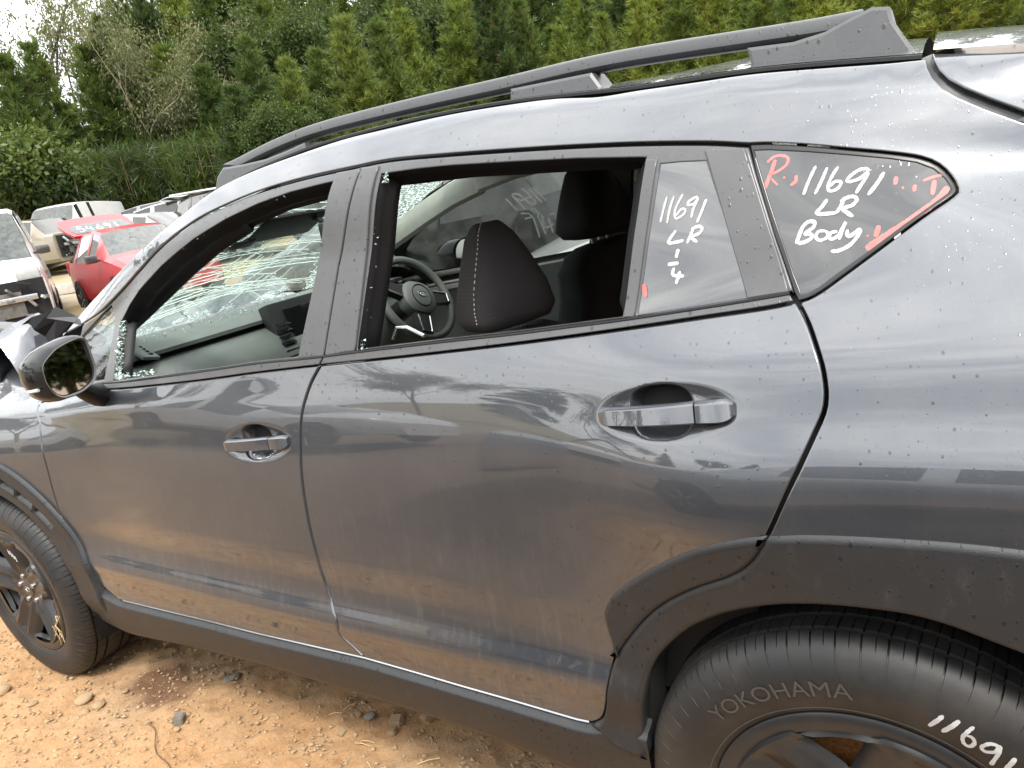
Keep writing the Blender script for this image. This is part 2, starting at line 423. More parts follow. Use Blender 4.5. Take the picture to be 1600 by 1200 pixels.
def font_mesh(text, size):
    cu = bpy.data.curves.new('t', 'FONT'); cu.body = text; cu.size = size; cu.resolution_u = 3
    o = bpy.data.objects.new('t', cu); COL.objects.link(o)
    dg = bpy.context.evaluated_depsgraph_get(); me = o.evaluated_get(dg).to_mesh()
    v = [tuple(p.co) for p in me.vertices]; f = [tuple(p.vertices) for p in me.polygons]
    o.evaluated_get(dg).to_mesh_clear(); bpy.data.objects.remove(o); bpy.data.curves.remove(cu)
    return np.array(v), f


# ---- body side surface: y = S(x, z), y grows into the car --------------------
XS=np.array([-3.3,-2.95,-2.67,-2.35,-2.05,-1.7,-1.2,-.8,-.45,-.2,.05,.5,.9])
ZL=[.20,.27,.33,.385,.415,.46,.495,.510,.550,.566,.66,.78,.87,.94,1.00,1.06]
YL=np.array([
[.20,.16,.14,.13,.12,.115,.115,.115,.115,.115,.115,.13,.18],
[.16,.11,.09,.085,.08,.075,.075,.075,.075,.075,.075,.09,.15],
[.13,.08,.06,.058,.055,.052,.050,.050,.050,.050,.050,.06,.12],
[.12,.07,.045,.045,.044,.042,.040,.040,.040,.040,.040,.05,.11],
[.11,.06,.040,.045,.048,.047,.046,.046,.046,.044,.030,.045,.10],
[.11,.055,.035,.044,.048,.046,.045,.045,.045,.042,.025,.04,.10],
[.105,.05,.030,.042,0.0455,0.0430,0.0415,0.0410,0.0400,.037,.020,.035,.095],
[.104,.049,.029,.042,0.0485,0.0460,0.0445,0.0435,0.0415,.037,.019,.034,.094],
[.10,.045,.025,.042,0.0620,0.0605,0.0590,0.0575,0.0530,.0415,.015,.03,.09],
[.10,.045,.025,.042,0.0650,0.0640,0.0620,0.0605,0.0545,.0415,.015,.03,.09],
[.095,.04,.020,.040,0.0665,0.0670,0.0650,0.0640,0.0570,.038,.010,.025,.085],
[.09,.036,.016,.040,0.0680,0.0705,0.0725,0.0710,0.0590,.024,.006,.02,.085],
[.10,.045,.022,.045,.070,.078,0.0810,0.0780,0.0600,.014,.008,.022,.09],
[.12,.058,.034,.055,.078,.086,0.0905,0.0875,0.0680,.026,.016,.03,.10],
[.15,.075,.048,.068,.086,.092,0.0995,0.0975,0.0820,.052,.046,.06,.13],
[.19,.11,.078,.090,.097,.101,0.1130,0.1120,0.1010,.082,.078,.09,.16]])
ZTX=[-3.3,-2.95,-2.3,-2.14,-1.9,-1.758,-1.626,-1.468,-1.215,-.908,-.81,-.542,-.308,-.142,-.01,.12,.5,.9]
ZTV=[1.10,1.10,1.13,1.175,1.262,1.336,1.39,1.435,1.467,1.472,1.467,1.435,1.404,1.372,1.341,1.305,1.21,1.12]
ZDX=[-3.3,-2.95,-2.3,-2.14,-1.9,-1.676,-1.47,-1.174,-.913,-.594,-.34,-.15,.077,.5,.9]
ZDV=[1.16,1.16,1.185,1.245,1.34,1.412,1.492,1.536,1.542,1.527,1.497,1.48,1.446,1.37,1.27]
def hermite_tab(xk,yk,x):
    xk=np.asarray(xk,float);yk=np.asarray(yk,float)
    d=np.diff(yk)/np.diff(xk);m=np.empty_like(yk);m[0]=d[0];m[-1]=d[-1]
    w=np.diff(xk);m[1:-1]=(d[:-1]*w[1:]+d[1:]*w[:-1])/(w[1:]+w[:-1])
    x=np.clip(x,xk[0],xk[-1]);i=np.clip(np.searchsorted(xk,x)-1,0,len(xk)-2)
    h=w[i];t=(x-xk[i])/h
    return (2*t**3-3*t**2+1)*yk[i]+(t**3-2*t**2+t)*h*m[i]+(-2*t**3+3*t**2)*yk[i+1]+(t**3-t**2)*h*m[i+1]
def belt(x): return 1.163+.0625*np.clip(x,-2.2,.6)
def rows(x):
    Z=[np.full_like(x,z) for z in ZL];Y=[hermite_tab(XS,r,x) for r in YL]
    b=belt(x)
    fr=hermite_tab([-3.3,-2.4,-1.9,-1.4,-.9,0,.4,.9],[.10,.045,.018,.002,0,.004,.02,.07],x)
    zt=np.maximum(hermite_tab(ZTX,ZTV,x),b+.04);zd=np.maximum(hermite_tab(ZDX,ZDV,x),zt+.05)
    for k,t in ((13,.27),(14,.49),(15,.74)): Z[k]=.87+(b-.87)*t
    Z+=[b,.5*(b+zt),zt,zt+.42*(zd-zt),zt+.8*(zd-zt),zd,zd+.012]
    k=np.clip(hermite_tab([-3.3,-1.75,-1.3,-1.0,.9],[.2,.25,.8,1,1],x),.2,1)
    bf=hermite_tab([-3.3,-2.4,-1.9,-1.4,-1.0,.9],[.06,-.015,-.018,-.009,0,0],x)
    Y+=[.130+fr+bf,.184+fr,.240+fr,.240+.026*k+fr,.240+.056*k+fr,.240+.086*k+fr,.240+.12*k+fr]
    return np.array(Z),np.array(Y)
def S(x,z):
    x=np.atleast_1d(np.asarray(x,float));z=np.atleast_1d(np.asarray(z,float))
    Z,Y=rows(x);n=len(Z)
    d=np.diff(Y,axis=0)/np.diff(Z,axis=0);w=np.diff(Z,axis=0)
    M=np.empty_like(Y);M[0]=d[0];M[-1]=d[-1];M[1:-1]=(d[:-1]*w[1:]+d[1:]*w[:-1])/(w[1:]+w[:-1])
    zz=np.clip(z,Z[0],Z[-1])
    i=np.clip((Z<zz).sum(0)-1,0,n-2);k=np.arange(len(x))
    h=w[i,k];t=(zz-Z[i,k])/h
    y=(2*t**3-3*t**2+1)*Y[i,k]+(t**3-2*t**2+t)*h*M[i,k]+(-2*t**3+3*t**2)*Y[i+1,k]+(t**3-t**2)*h*M[i+1,k]
    return y+np.where(z>Z[-1],(z-Z[-1])*M[-1,k],0)
def N(x,z,e=.004):
    sx=(S(x+e,z)-S(x-e,z))/(2*e);sz=(S(x,z+e)-S(x,z-e))/(2*e)
    n=np.stack([sx,-np.ones_like(sx),sz],-1);return n/np.linalg.norm(n,axis=1,keepdims=True)

# outlines and pen strokes on the flank, as (x, z) in metres
T = {
    'trim_top': [(-2.2171,1.2042),(-2.072,1.2352),(-1.9239,1.2841),(-1.7855,1.3354),(-1.6424,1.3871),(-1.4721,1.4305),(-1.3462,1.4503),(-1.2141,1.4642),(-1.0645,1.4699),(-0.9062,1.4684),(-0.8112,1.4656),(-0.6772,1.4516),(-0.5413,1.4353),(-0.4182,1.4194),(-0.3074,1.4032),(-0.207,1.3857),(-0.1436,1.3713)],
    'a_outer': [(-2.4105,1.1702),(-2.2349,1.2445),(-1.9466,1.3361),(-1.7059,1.415),(-1.5031,1.4713),(-1.3836,1.5007)],
    'ditch': [(-1.256,1.518),(-1.1069,1.5285),(-0.9815,1.5358),(-0.8722,1.5343),(-0.7127,1.5306),(-0.5695,1.5205),(-0.4793,1.5112),(-0.395,1.4962),(-0.3249,1.4913),(-0.229,1.4828),(-0.1414,1.4752),(-0.0344,1.4595),(0.0313,1.4493),(0.0781,1.4435)],
    'hatch_line': [(0.0849,1.4427),(0.0874,1.4298),(0.0934,1.4149),(0.1044,1.4),(0.1223,1.3847),(0.1504,1.3651),(0.191,1.3396)],
    'quarter_outer': [(-0.14,1.3706),(-0.1151,1.3669),(-0.0635,1.3548),(-0.0102,1.3399),(0.0406,1.3257),(0.0759,1.3137),(0.0963,1.3013),(0.1092,1.2859),(0.1168,1.2702),(0.1126,1.2626),(0.087,1.2476),(0.0603,1.2306),(0.0195,1.2035),(-0.0213,1.1766),(-0.041,1.164),(-0.0571,1.1565),(-0.0694,1.1541)],
    'quarter_glass': [(-0.1343,1.3616),(-0.1148,1.3589),(-0.0633,1.347),(-0.0101,1.3332),(0.0406,1.3192),(0.0722,1.3087),(0.0913,1.2975),(0.1042,1.2837),(0.1112,1.2711),(0.1069,1.2657),(0.082,1.2506),(0.0566,1.2349),(0.0157,1.2078),(-0.0254,1.1817),(-0.0444,1.1689),(-0.059,1.1621),(-0.0656,1.1617),(-0.0765,1.1876),(-0.1127,1.2934)],
    'rear_shut': [(-0.1462,1.37),(-0.1313,1.3267),(-0.1027,1.2391),(-0.0766,1.1632),(-0.0728,1.1543),(-0.0647,1.1438),(-0.0534,1.1247),(-0.0439,1.1034),(-0.035,1.0796),(-0.0309,1.0589),(-0.0294,1.0395),(-0.0325,1.02),(-0.0425,0.9969),(-0.0594,0.9598),(-0.0807,0.915),(-0.1038,0.8635),(-0.1164,0.8375),(-0.1379,0.8043),(-0.1703,0.7758),(-0.2279,0.7406),(-0.285,0.6975),(-0.3292,0.6528),(-0.3686,0.6014),(-0.3977,0.5563),(-0.4123,0.509),(-0.4283,0.4504),(-0.4421,0.4207),(-0.4628,0.4075)],
    'b_shut': [(-0.8862,1.4651),(-0.9022,1.421),(-0.9591,1.2826),(-1.011,1.1059),(-1.0236,1.0893),(-1.0559,1.053),(-1.0844,1.0047),(-1.1007,0.9579),(-1.1099,0.9055),(-1.1201,0.8248),(-1.1248,0.7409),(-1.1227,0.6627),(-1.12,0.5973),(-1.1036,0.5389),(-1.0887,0.5042),(-1.0922,0.4709),(-1.0662,0.4456),(-1.0314,0.4174)],
    'belt_low_f': [(-1.9176,1.0391),(-1.7698,1.0454),(-1.6442,1.0521),(-1.4234,1.0646),(-1.2325,1.0777),(-1.0236,1.0893)],
    'belt_top_f': [(-1.9034,1.0561),(-1.7766,1.0622),(-1.6476,1.0703),(-1.4222,1.0853),(-1.2301,1.0988),(-1.0831,1.1042),(-1.0109,1.1072)],
    'belt_low_r': [(-1.0236,1.0893),(-0.8439,1.0975),(-0.6833,1.1062),(-0.541,1.115),(-0.4146,1.124),(-0.3018,1.1329),(-0.2007,1.1416),(-0.1094,1.1492),(-0.0728,1.1543)],
    'belt_top_r': [(-1.0109,1.1072),(-0.8866,1.1146),(-0.6835,1.1252),(-0.5416,1.1317),(-0.4156,1.1395),(-0.3354,1.1443),(-0.231,1.1525),(-0.1412,1.16),(-0.0801,1.1659)],
    'f_open': [(-1.8668,1.0598),(-1.9216,1.2036),(-1.8636,1.2484),(-1.7895,1.2853),(-1.6362,1.3412),(-1.4631,1.3915),(-1.3244,1.4212),(-1.205,1.4392),(-1.0976,1.4481),(-0.9992,1.4501),(-0.9497,1.45),(-1.093,1.1045)],
    'f_tri': [(-1.989,1.2562),(-1.9245,1.0619),(-1.9676,1.0581),(-2.2461,1.0448),(-2.3539,1.1164),(-2.2127,1.175)],
    'r_open': [(-0.8343,1.4438),(-0.7466,1.4388),(-0.6737,1.4323),(-0.5386,1.4159),(-0.416,1.4),(-0.2974,1.3814),(-0.3144,1.2753),(-0.3343,1.1443),(-0.4156,1.1395),(-0.5416,1.1317),(-0.6835,1.1252),(-0.9203,1.1132)],
    'r_fix': [(-0.2733,1.3668),(-0.2444,1.3647),(-0.2038,1.3595),(-0.1752,1.276),(-0.1403,1.16),(-0.231,1.1525),(-0.3093,1.1458)],
    'b_app_f': [(-0.9553,1.4678),(-0.8862,1.4651),(-0.9022,1.421),(-0.9591,1.2826),(-1.011,1.1059),(-1.0931,1.1031)],
    'b_app_r': [(-0.8862,1.4651),(-0.8388,1.4621),(-0.8762,1.3128),(-0.9203,1.1132),(-1.011,1.1059),(-0.9591,1.2826),(-0.9022,1.421)],
    'c_app': [(-0.2076,1.3794),(-0.1462,1.37),(-0.1313,1.3267),(-0.1027,1.2391),(-0.0792,1.165),(-0.1403,1.16),(-0.1752,1.276)],
    'div_bar': [(-0.2974,1.3814),(-0.2758,1.3767),(-0.2952,1.2446),(-0.3114,1.145),(-0.3343,1.1443),(-0.3144,1.2753)],
    'door_bottom_f': [(-2.0595,0.3909),(-1.8386,0.3958),(-1.5982,0.402),(-1.4123,0.4042),(-1.1995,0.4116),(-1.0314,0.4174)],
    'door_bottom_r': [(-1.0314,0.4174),(-0.8817,0.4146),(-0.7624,0.4112),(-0.6374,0.4091),(-0.5507,0.4067),(-0.496,0.4053),(-0.4628,0.4075)],
    'rock_top': [(-2.0814,0.3684),(-1.8472,0.3757),(-1.6029,0.383),(-1.4146,0.3889),(-1.2011,0.3959),(-1.0336,0.4005),(-0.8833,0.3974),(-0.7636,0.395),(-0.6383,0.3924),(-0.5516,0.3906),(-0.4969,0.3894),(-0.444,0.3946)],
    'rock_bot': [(-2.3145,0.2576),(-2.0399,0.2609),(-1.7137,0.2851),(-1.4785,0.2965),(-1.2347,0.2971),(-1.0221,0.2978),(-0.8375,0.2945),(-0.6767,0.2845),(-0.5002,0.2662)],
    'f_shut': [(-2.2626,0.9997),(-2.2243,0.9539),(-2.2202,0.8987),(-2.22,0.8398),(-2.2331,0.7448),(-2.2426,0.6355),(-2.229,0.5587),(-2.1831,0.4901),(-2.1342,0.4279),(-2.0595,0.3909)],
    'clad_top': [(-0.1044,0.8556),(-0.065,0.8624),(-0.0253,0.866),(0.0125,0.8684),(0.0487,0.8699),(0.0834,0.8714),(0.1166,0.872),(0.1485,0.8717),(0.1791,0.8706)],
    'clad_door': [(-0.1079,0.8551),(-0.1336,0.8494),(-0.1618,0.8397),(-0.2023,0.8221),(-0.2474,0.7956),(-0.2969,0.761),(-0.3436,0.7241),(-0.379,0.6911),(-0.3983,0.6617),(-0.4034,0.6454),(-0.4024,0.62),(-0.3971,0.5893),(-0.3959,0.5605)],
    'arch_in': [(-0.3561,0.3666),(-0.361,0.4157),(-0.3527,0.4754),(-0.3406,0.5292),(-0.3235,0.5683),(-0.3022,0.6014),(-0.2569,0.6521),(-0.2213,0.6815),(-0.1772,0.7109),(-0.1174,0.7391),(-0.0724,0.753),(-0.0306,0.761),(0.0163,0.7656),(0.0604,0.7665),(0.102,0.7605),(0.1417,0.748),(0.1798,0.7311)],
    'handle_r': [(-0.3748,0.9984),(-0.142,1.0233),(-0.2419,1.0571),(-0.251,0.9757),(-0.3162,1.0536),(-0.212,1.0533),(-0.3106,0.9704),(-0.206,0.9808)],
    'handle_f': [(-1.3955,0.9048),(-1.1398,0.9229),(-1.2695,0.9658),(-1.2674,0.8658)],
}
PEN = {
    'q_white': [(0.0043,[(-0.051,1.3267),(-0.0593,1.3092),(-0.0661,1.2907)]),(0.0042,[(-0.0362,1.3223),(-0.0434,1.3049),(-0.0513,1.2893)]),(0.0042,[(-0.0224,1.3209),(-0.0298,1.3097),(-0.0346,1.2982),(-0.0327,1.2908),(-0.0242,1.2913),(-0.0189,1.2965),(-0.019,1.3006),(-0.0262,1.3017),(-0.0325,1.2961)]),(0.0045,[(0.0163,1.3081),(0.0121,1.3123),(0.0022,1.3114),(-0.0077,1.3052),(-0.0109,1.3005),(-0.0075,1.2987),(0.0041,1.3006),(0.0139,1.3068),(0.0124,1.301),(0.006,1.2917),(0.0004,1.2823)]),(0.0052,[(0.0343,1.3042),(0.0264,1.2918),(0.0153,1.2783)]),(0.0049,[(-0.035,1.2807),(-0.0408,1.2728),(-0.0475,1.2636),(-0.0234,1.2612)]),(0.0049,[(-0.0145,1.2759),(-0.0185,1.2679),(-0.0234,1.2608)]),(0.0049,[(-0.0186,1.2748),(-0.0103,1.2788),(-0.002,1.2789),(0.0018,1.2744),(-0.0034,1.2683),(-0.015,1.2657),(-0.0099,1.2598),(-0.0023,1.2537)]),(0.0053,[(-0.0656,1.2498),(-0.0698,1.2397),(-0.0742,1.2278)]),(0.0051,[(-0.0682,1.2466),(-0.0595,1.2543),(-0.0507,1.2532),(-0.0523,1.2464),(-0.0628,1.2398),(-0.0548,1.2379),(-0.0547,1.2326),(-0.0644,1.2284),(-0.0733,1.2286)]),(0.0044,[(-0.0366,1.2401),(-0.0453,1.2403),(-0.0486,1.2337),(-0.0434,1.2287),(-0.0348,1.2312),(-0.0335,1.2367),(-0.0375,1.2402)]),(0.0046,[(-0.0213,1.2376),(-0.0297,1.2366),(-0.0314,1.2299),(-0.0262,1.2289),(-0.0195,1.2336),(-0.0113,1.248),(-0.0154,1.2383),(-0.0191,1.2264)]),(0.0051,[(-0.0087,1.2383),(-0.0094,1.2324),(-0.0052,1.2299),(0.0058,1.2365),(0.0039,1.2291),(-0.0059,1.2184),(-0.0193,1.213),(-0.0295,1.2132)])],
    'q_red': [(0.0052,[(-0.1053,1.3443),(-0.1103,1.3285),(-0.1189,1.306)]),(0.0036,[(-0.1163,1.3425),(-0.1073,1.3484),(-0.0963,1.3483),(-0.088,1.3431),(-0.0904,1.3344),(-0.1029,1.3273),(-0.1139,1.3255)]),(0.0024,[(-0.11,1.3193),(-0.1005,1.3086)]),(0.0043,[(-0.0764,1.3183),(-0.077,1.3103),(-0.0841,1.306)]),(0.0052,[(0.0484,1.2958),(0.0474,1.2859)]),(0.0044,[(0.0706,1.2821),(0.0696,1.2741)]),(0.0033,[(0.0796,1.2856),(0.0904,1.288),(0.1057,1.2895)]),(0.0055,[(0.0927,1.2843),(0.0905,1.2668)]),(0.006,[(0.029,1.2386),(0.0251,1.2249)]),(0.0081,[(0.0139,1.2112),(0.0252,1.2183),(0.0426,1.2278),(0.0598,1.2371),(0.0752,1.2464),(0.0905,1.2555),(0.1011,1.2651),(0.1079,1.2737)]),(0.004,[(-0.1189,1.306),(-0.1106,1.2791),(-0.1036,1.2565),(-0.0977,1.2341)]),(0.0028,[(-0.0935,1.3184),(-0.0913,1.317)]),(0.003,[(0.0554,1.2804),(0.0578,1.2809)]),(0.0025,[(0.0146,1.2279),(0.017,1.2267)])],
    'd_white': [(0.0035,[(-0.2624,1.3177),(-0.2676,1.3006),(-0.2725,1.2815)]),(0.0035,[(-0.2515,1.3169),(-0.2578,1.2993),(-0.2618,1.2787)]),(0.0035,[(-0.2376,1.318),(-0.248,1.2999),(-0.25,1.2882),(-0.2467,1.2837),(-0.236,1.2883),(-0.2336,1.2949),(-0.2404,1.2959),(-0.2478,1.2879)]),(0.0038,[(-0.2142,1.307),(-0.2174,1.3104),(-0.2278,1.306),(-0.2299,1.3014),(-0.2214,1.3011),(-0.2147,1.3071),(-0.2213,1.2942),(-0.2242,1.2818)]),(0.0044,[(-0.2018,1.3052),(-0.2087,1.2885),(-0.2152,1.2737)]),(0.0048,[(-0.2474,1.2669),(-0.2589,1.2502),(-0.2354,1.2505)]),(0.0047,[(-0.2203,1.2665),(-0.2301,1.2459)]),(0.0047,[(-0.2239,1.2656),(-0.2124,1.2681),(-0.2071,1.2639),(-0.2122,1.2577),(-0.2237,1.2541),(-0.2142,1.2457)]),(0.0056,[(-0.2436,1.2395),(-0.2474,1.2268)]),(0.0056,[(-0.2606,1.2184),(-0.2431,1.2188)]),(0.0054,[(-0.2508,1.2131),(-0.2519,1.2025),(-0.2346,1.199)]),(0.0054,[(-0.241,1.2072),(-0.2475,1.1888)])],
    'd_red': [(0.0072,[(-0.2997,1.193),(-0.2965,1.1734)])],
    'far': [(0.0057,[(-1.2543,1.3686),(-1.2097,1.3088)]),(0.0057,[(-1.2719,1.3658),(-1.2273,1.3047)]),(0.0058,[(-1.3001,1.3702),(-1.2791,1.3491),(-1.2628,1.3244),(-1.255,1.3098),(-1.2665,1.3048),(-1.2858,1.3143),(-1.2936,1.3289),(-1.282,1.3339),(-1.2671,1.329),(-1.2589,1.3171)]),(0.0059,[(-1.3066,1.2902),(-1.3274,1.3203),(-1.3462,1.3479),(-1.3394,1.3548),(-1.3213,1.351),(-1.3053,1.3374),(-1.3018,1.3279),(-1.3155,1.3265),(-1.33,1.3343),(-1.344,1.3454)]),(0.0064,[(-1.3785,1.3437),(-1.3426,1.2918)]),(0.0064,[(-1.3319,1.2777),(-1.2994,1.2721),(-1.2887,1.2582),(-1.3216,1.2546)]),(0.0063,[(-1.2944,1.2703),(-1.2835,1.2439),(-1.2853,1.1719)]),(0.0053,[(-1.2377,1.2491),(-1.2574,1.2698),(-1.2797,1.2774),(-1.2806,1.2865),(-1.2675,1.2858),(-1.257,1.272),(-1.2641,1.2481)]),(0.0063,[(-1.2611,1.25),(-1.2539,1.1831)]),(0.0058,[(-1.2467,1.2638),(-1.2462,1.2106),(-1.207,1.218)]),(0.0067,[(-1.2213,1.2458),(-1.221,1.1836)]),(0.0067,[(-1.2153,1.2573),(-1.1898,1.256)])],
    'tyre': [(0.006,[(0.0955,0.6177),(0.0787,0.5945)]),(0.0063,[(0.1136,0.6146),(0.0935,0.5896)]),(0.0049,[(0.1293,0.6094),(0.1209,0.5986),(0.1166,0.5882),(0.1186,0.5781),(0.1249,0.5763),(0.1297,0.5847),(0.1271,0.593),(0.1208,0.5941)]),(0.0051,[(0.156,0.5884),(0.1458,0.5889),(0.1375,0.581),(0.1406,0.5744),(0.1509,0.5777),(0.1565,0.5878),(0.155,0.576),(0.1468,0.552)]),(0.0057,[(0.1731,0.5752),(0.1622,0.5511)])],
}
PTS = {
    'rail_top': [(-1.519,1.563),(-1.3865,1.5832),(-1.2616,1.5968),(-1.1489,1.6013),(-0.9494,1.5969),(-0.7742,1.5906),(-0.6188,1.5828),(-0.4462,1.5789),(-0.296,1.5655),(-0.1378,1.5482),(0.0012,1.5339)],
    'rail_bot': [(-1.387,1.5523),(-1.1901,1.5658),(-0.9506,1.5635),(-0.7739,1.5627),(-0.6188,1.5541),(-0.447,1.5455),(-0.2964,1.534),(-0.1676,1.526),(-0.0801,1.5166)],
    'foot_f': [(-1.5314,1.512),(-1.5003,1.5578),(-1.376,1.5494),(-1.2563,1.5515),(-1.1912,1.5576),(-1.2149,1.5412)],
    'foot_m': [(-0.6103,1.552),(-0.6102,1.5236),(-0.4298,1.5039),(-0.4432,1.541)],
    'foot_r': [(-0.1677,1.5215),(-0.1571,1.48),(-0.0447,1.4627),(0.0731,1.4468),(0.0676,1.4578),(0.0598,1.4737),(0.0481,1.495),(0.041,1.5082),(0.0367,1.5284),(0.0133,1.5338),(-0.0235,1.5242),(-0.0509,1.5158),(-0.0976,1.5128)],
    'mirror': [(-1.8709,1.1509),(-1.7715,1.1895),(-1.6295,1.2201),(-1.5259,1.2288),(-1.5114,1.1957),(-1.5414,1.1288),(-1.5729,1.0952),(-1.6335,1.0795),(-1.7622,1.0661),(-1.8468,1.0829),(-1.8782,1.1086)],
    'mirror_glass': [(-1.7573,1.1648),(-1.6282,1.2001),(-1.5563,1.2109),(-1.5515,1.1746),(-1.5741,1.1293),(-1.6195,1.1017),(-1.7181,1.0861),(-1.7498,1.1076)],
    'nhead': [(-0.8783,1.2114),(-0.8324,1.2892),(-0.7581,1.3045),(-0.7145,1.2847),(-0.6902,1.2219),(-0.6684,1.1182),(-0.6827,1.0865),(-0.7928,1.0577),(-0.8755,1.1019)],
    'fhead': [(-1.0059,1.3736),(-1.0321,1.2551),(-1.0185,1.193),(-0.9023,1.1705),(-0.7854,1.1915),(-0.7718,1.2101),(-0.8294,1.3456)],
    'fback': [(-1.1257,1.021),(-1.0551,1.1271),(-0.9733,1.1725),(-0.7774,1.17),(-0.8518,0.8882),(-1.1517,0.8824)],
    'wheel_c': [(-1.6948,1.0221),(-1.8708,1.0566),(-1.5463,0.9806),(-1.6701,1.1977),(-1.6193,0.8768),(-1.6801,1.0158)],
}

# ------------------------------------------------------------------ ground
def ground_z(x, y):
    x = np.asarray(x, float); y = np.asarray(y, float)
    u = np.maximum(0, -x - 2.6 - .25 * np.minimum(y, 0)); rise = .060 * u * u / (u + 1.6)
    v = np.maximum(0, y - 4); rise = rise + .035 * v * v / (v + 6)
    near = np.exp(-((x + 1.3) / 9) ** 4 - ((y) / 9) ** 4)
    bumps = (fbm(x * .9, y * .9, 3, 5) - .44) * .06 + (fbm(x * 4.2, y * 4.2, 4, 9) - .46) * .035 * near
    under = np.exp(-((np.hypot(x + 2.647, (y - .12)) / .35) ** 4)) + np.exp(-((np.hypot(x, (y - .12)) / .35) ** 4))
    return rise + bumps * (1 - .85 * np.minimum(1, under)) + (.5 * np.maximum(0, np.hypot(x, y) - 60) * .05)
def ground():
    def axis(segs):
        out = []
        for a, b, h in segs: out += list(np.arange(a, b - 1e-6, h))
        return np.array(out + [segs[-1][1]])
    xs = axis([(-420, -60, 30), (-60, -14, 1.0), (-14, -4.6, .2), (-4.6, -3.4, .05), (-3.4, -.3, .012), (-.3, 1.2, .05), (1.2, 8, .3), (8, 40, 4), (40, 420, 38)])
    ys = axis([(-420, -40, 38), (-40, -8, 2.), (-8, -2, .2), (-2, -.8, .04), (-.8, .55, .012), (.55, 2.4, .05), (2.4, 8, .25), (8, 40, 1.5), (40, 420, 38)])
    X, Y = np.meshgrid(xs, ys); Z = ground_z(X, Y)
    fine = np.exp(-((X + 1.8) / 2.4) ** 6 - ((Y + .2) / 1.1) ** 6)
    # crusty hauled dirt: ridges and small hollows at hand scale
    r = np.abs(fbm(X * 11 + Y * 3, Y * 14 - X * 2, 4, 21) - .47) * 2
    Z = Z + fine * ((fbm(X * 26, Y * 26, 4, 31) - .47) * .020 - r * .012 + (fbm(X * 80, Y * 80, 2, 41) - .37) * .006)
    n, m = X.shape; idx = np.arange(n * m).reshape(n, m)
    f = np.stack([idx[:-1, :-1], idx[:-1, 1:], idx[1:, 1:], idx[1:, :-1]], -1).reshape(-1, 4)
    me = bpy.data.meshes.new('ground'); me.from_pydata(np.stack([X, Y, Z], -1).reshape(-1, 3).tolist(), [], f.tolist()); me.update()
    k = NT('yard_dirt')
    a, b, c = k.noise(1.1, 6, .6), k.noise(9, 8, .68), k.noise(120, 5, .7)
    col = k.ramp(a, [(.30, (0.281, 0.147, 0.066)), (.48, (0.389, 0.221, 0.105)), (.62, (0.366, 0.238, 0.133)), (.75, (0.281, 0.195, 0.121))])
    col = k.mix(k.ramp(b, [(.40, 0.), (.72, .75)]), col, (0.451, 0.292, 0.160))
    col = k.mix(k.ramp(b, [(.22, .7), (.42, 0.)]), col, (0.187, 0.097, 0.048))
    col = k.mix(k.ramp(c, [(.50, 0.), (.72, .55)]), col, (0.483, 0.350, 0.226))
    col = k.mix(k.ramp(c, [(.28, .5), (.45, 0.)]), col, (0.156, 0.086, 0.043))
    # a dark wet stain by the front wheel
    sx = k.n('ShaderNodeSeparateXYZ'); k.put(sx.inputs[0], k.obj())
    dx = k.math('DIVIDE', k.math('ADD', sx.outputs[0], 2.16), .17); dy = k.math('DIVIDE', k.math('SUBTRACT', sx.outputs[1], .13), .11)
    rad = k.math('ADD', k.math('ADD', k.math('MULTIPLY', dx, dx), k.math('MULTIPLY', dy, dy)), k.math('MULTIPLY_ADD', k.noise(14, 5), 1.6, -.8))
    stain = k.n('ShaderNodeMapRange', {'Value': rad, 'From Min': .35, 'From Max': 1.15, 'To Min': .8, 'To Max': 0.})
    col = k.mix(stain.outputs[0], col, (0.117, 0.057, 0.035))
    # the unseen aisle: gravel darkened to dim its brown reflection in the doors
    aisle = k.n('ShaderNodeMapRange', {'Value': k.math('ADD', sx.outputs[1], k.math('MULTIPLY_ADD', a, .5, -.25)), 'From Min': -.62, 'From Max': -.95})
    col = k.mix(k.math('MULTIPLY', aisle.outputs[0], .8), col, k.mix(b, (.060, .050, .043), (.17, .125, .092)))
    # far off: gravel track, then dry grass
    far = k.n('ShaderNodeMapRange', {'Value': k.math('ADD', sx.outputs[0], k.math('MULTIPLY', a, 3.)), 'From Min': -6.5, 'From Max': -10.5})
    grav = k.mix(k.noise(30, 6, .75), (0.212, 0.166, 0.113), (0.354, 0.298, 0.220))
    grav = k.mix(k.ramp(k.noise(.6, 5), [(.45, 0.), (.6, .8)]), grav, (0.212, 0.170, 0.056))
    col = k.mix(far.outputs[0], col, grav)
    h = k.math('ADD', k.math('MULTIPLY', b, .5), k.math('MULTIPLY', c, .25)); h = k.math('ADD', h, k.math('MULTIPLY', k.noise(420, 3, .7), .10))
    k.set(Base_Color=col, Roughness=.95, Specular_IOR_Level=.15, Normal=k.bump(h, .7, .02))
    MATS['dirt'] = k.m
    o = link('ground', me, 'dirt'); tag(o, kind='structure')
ground()

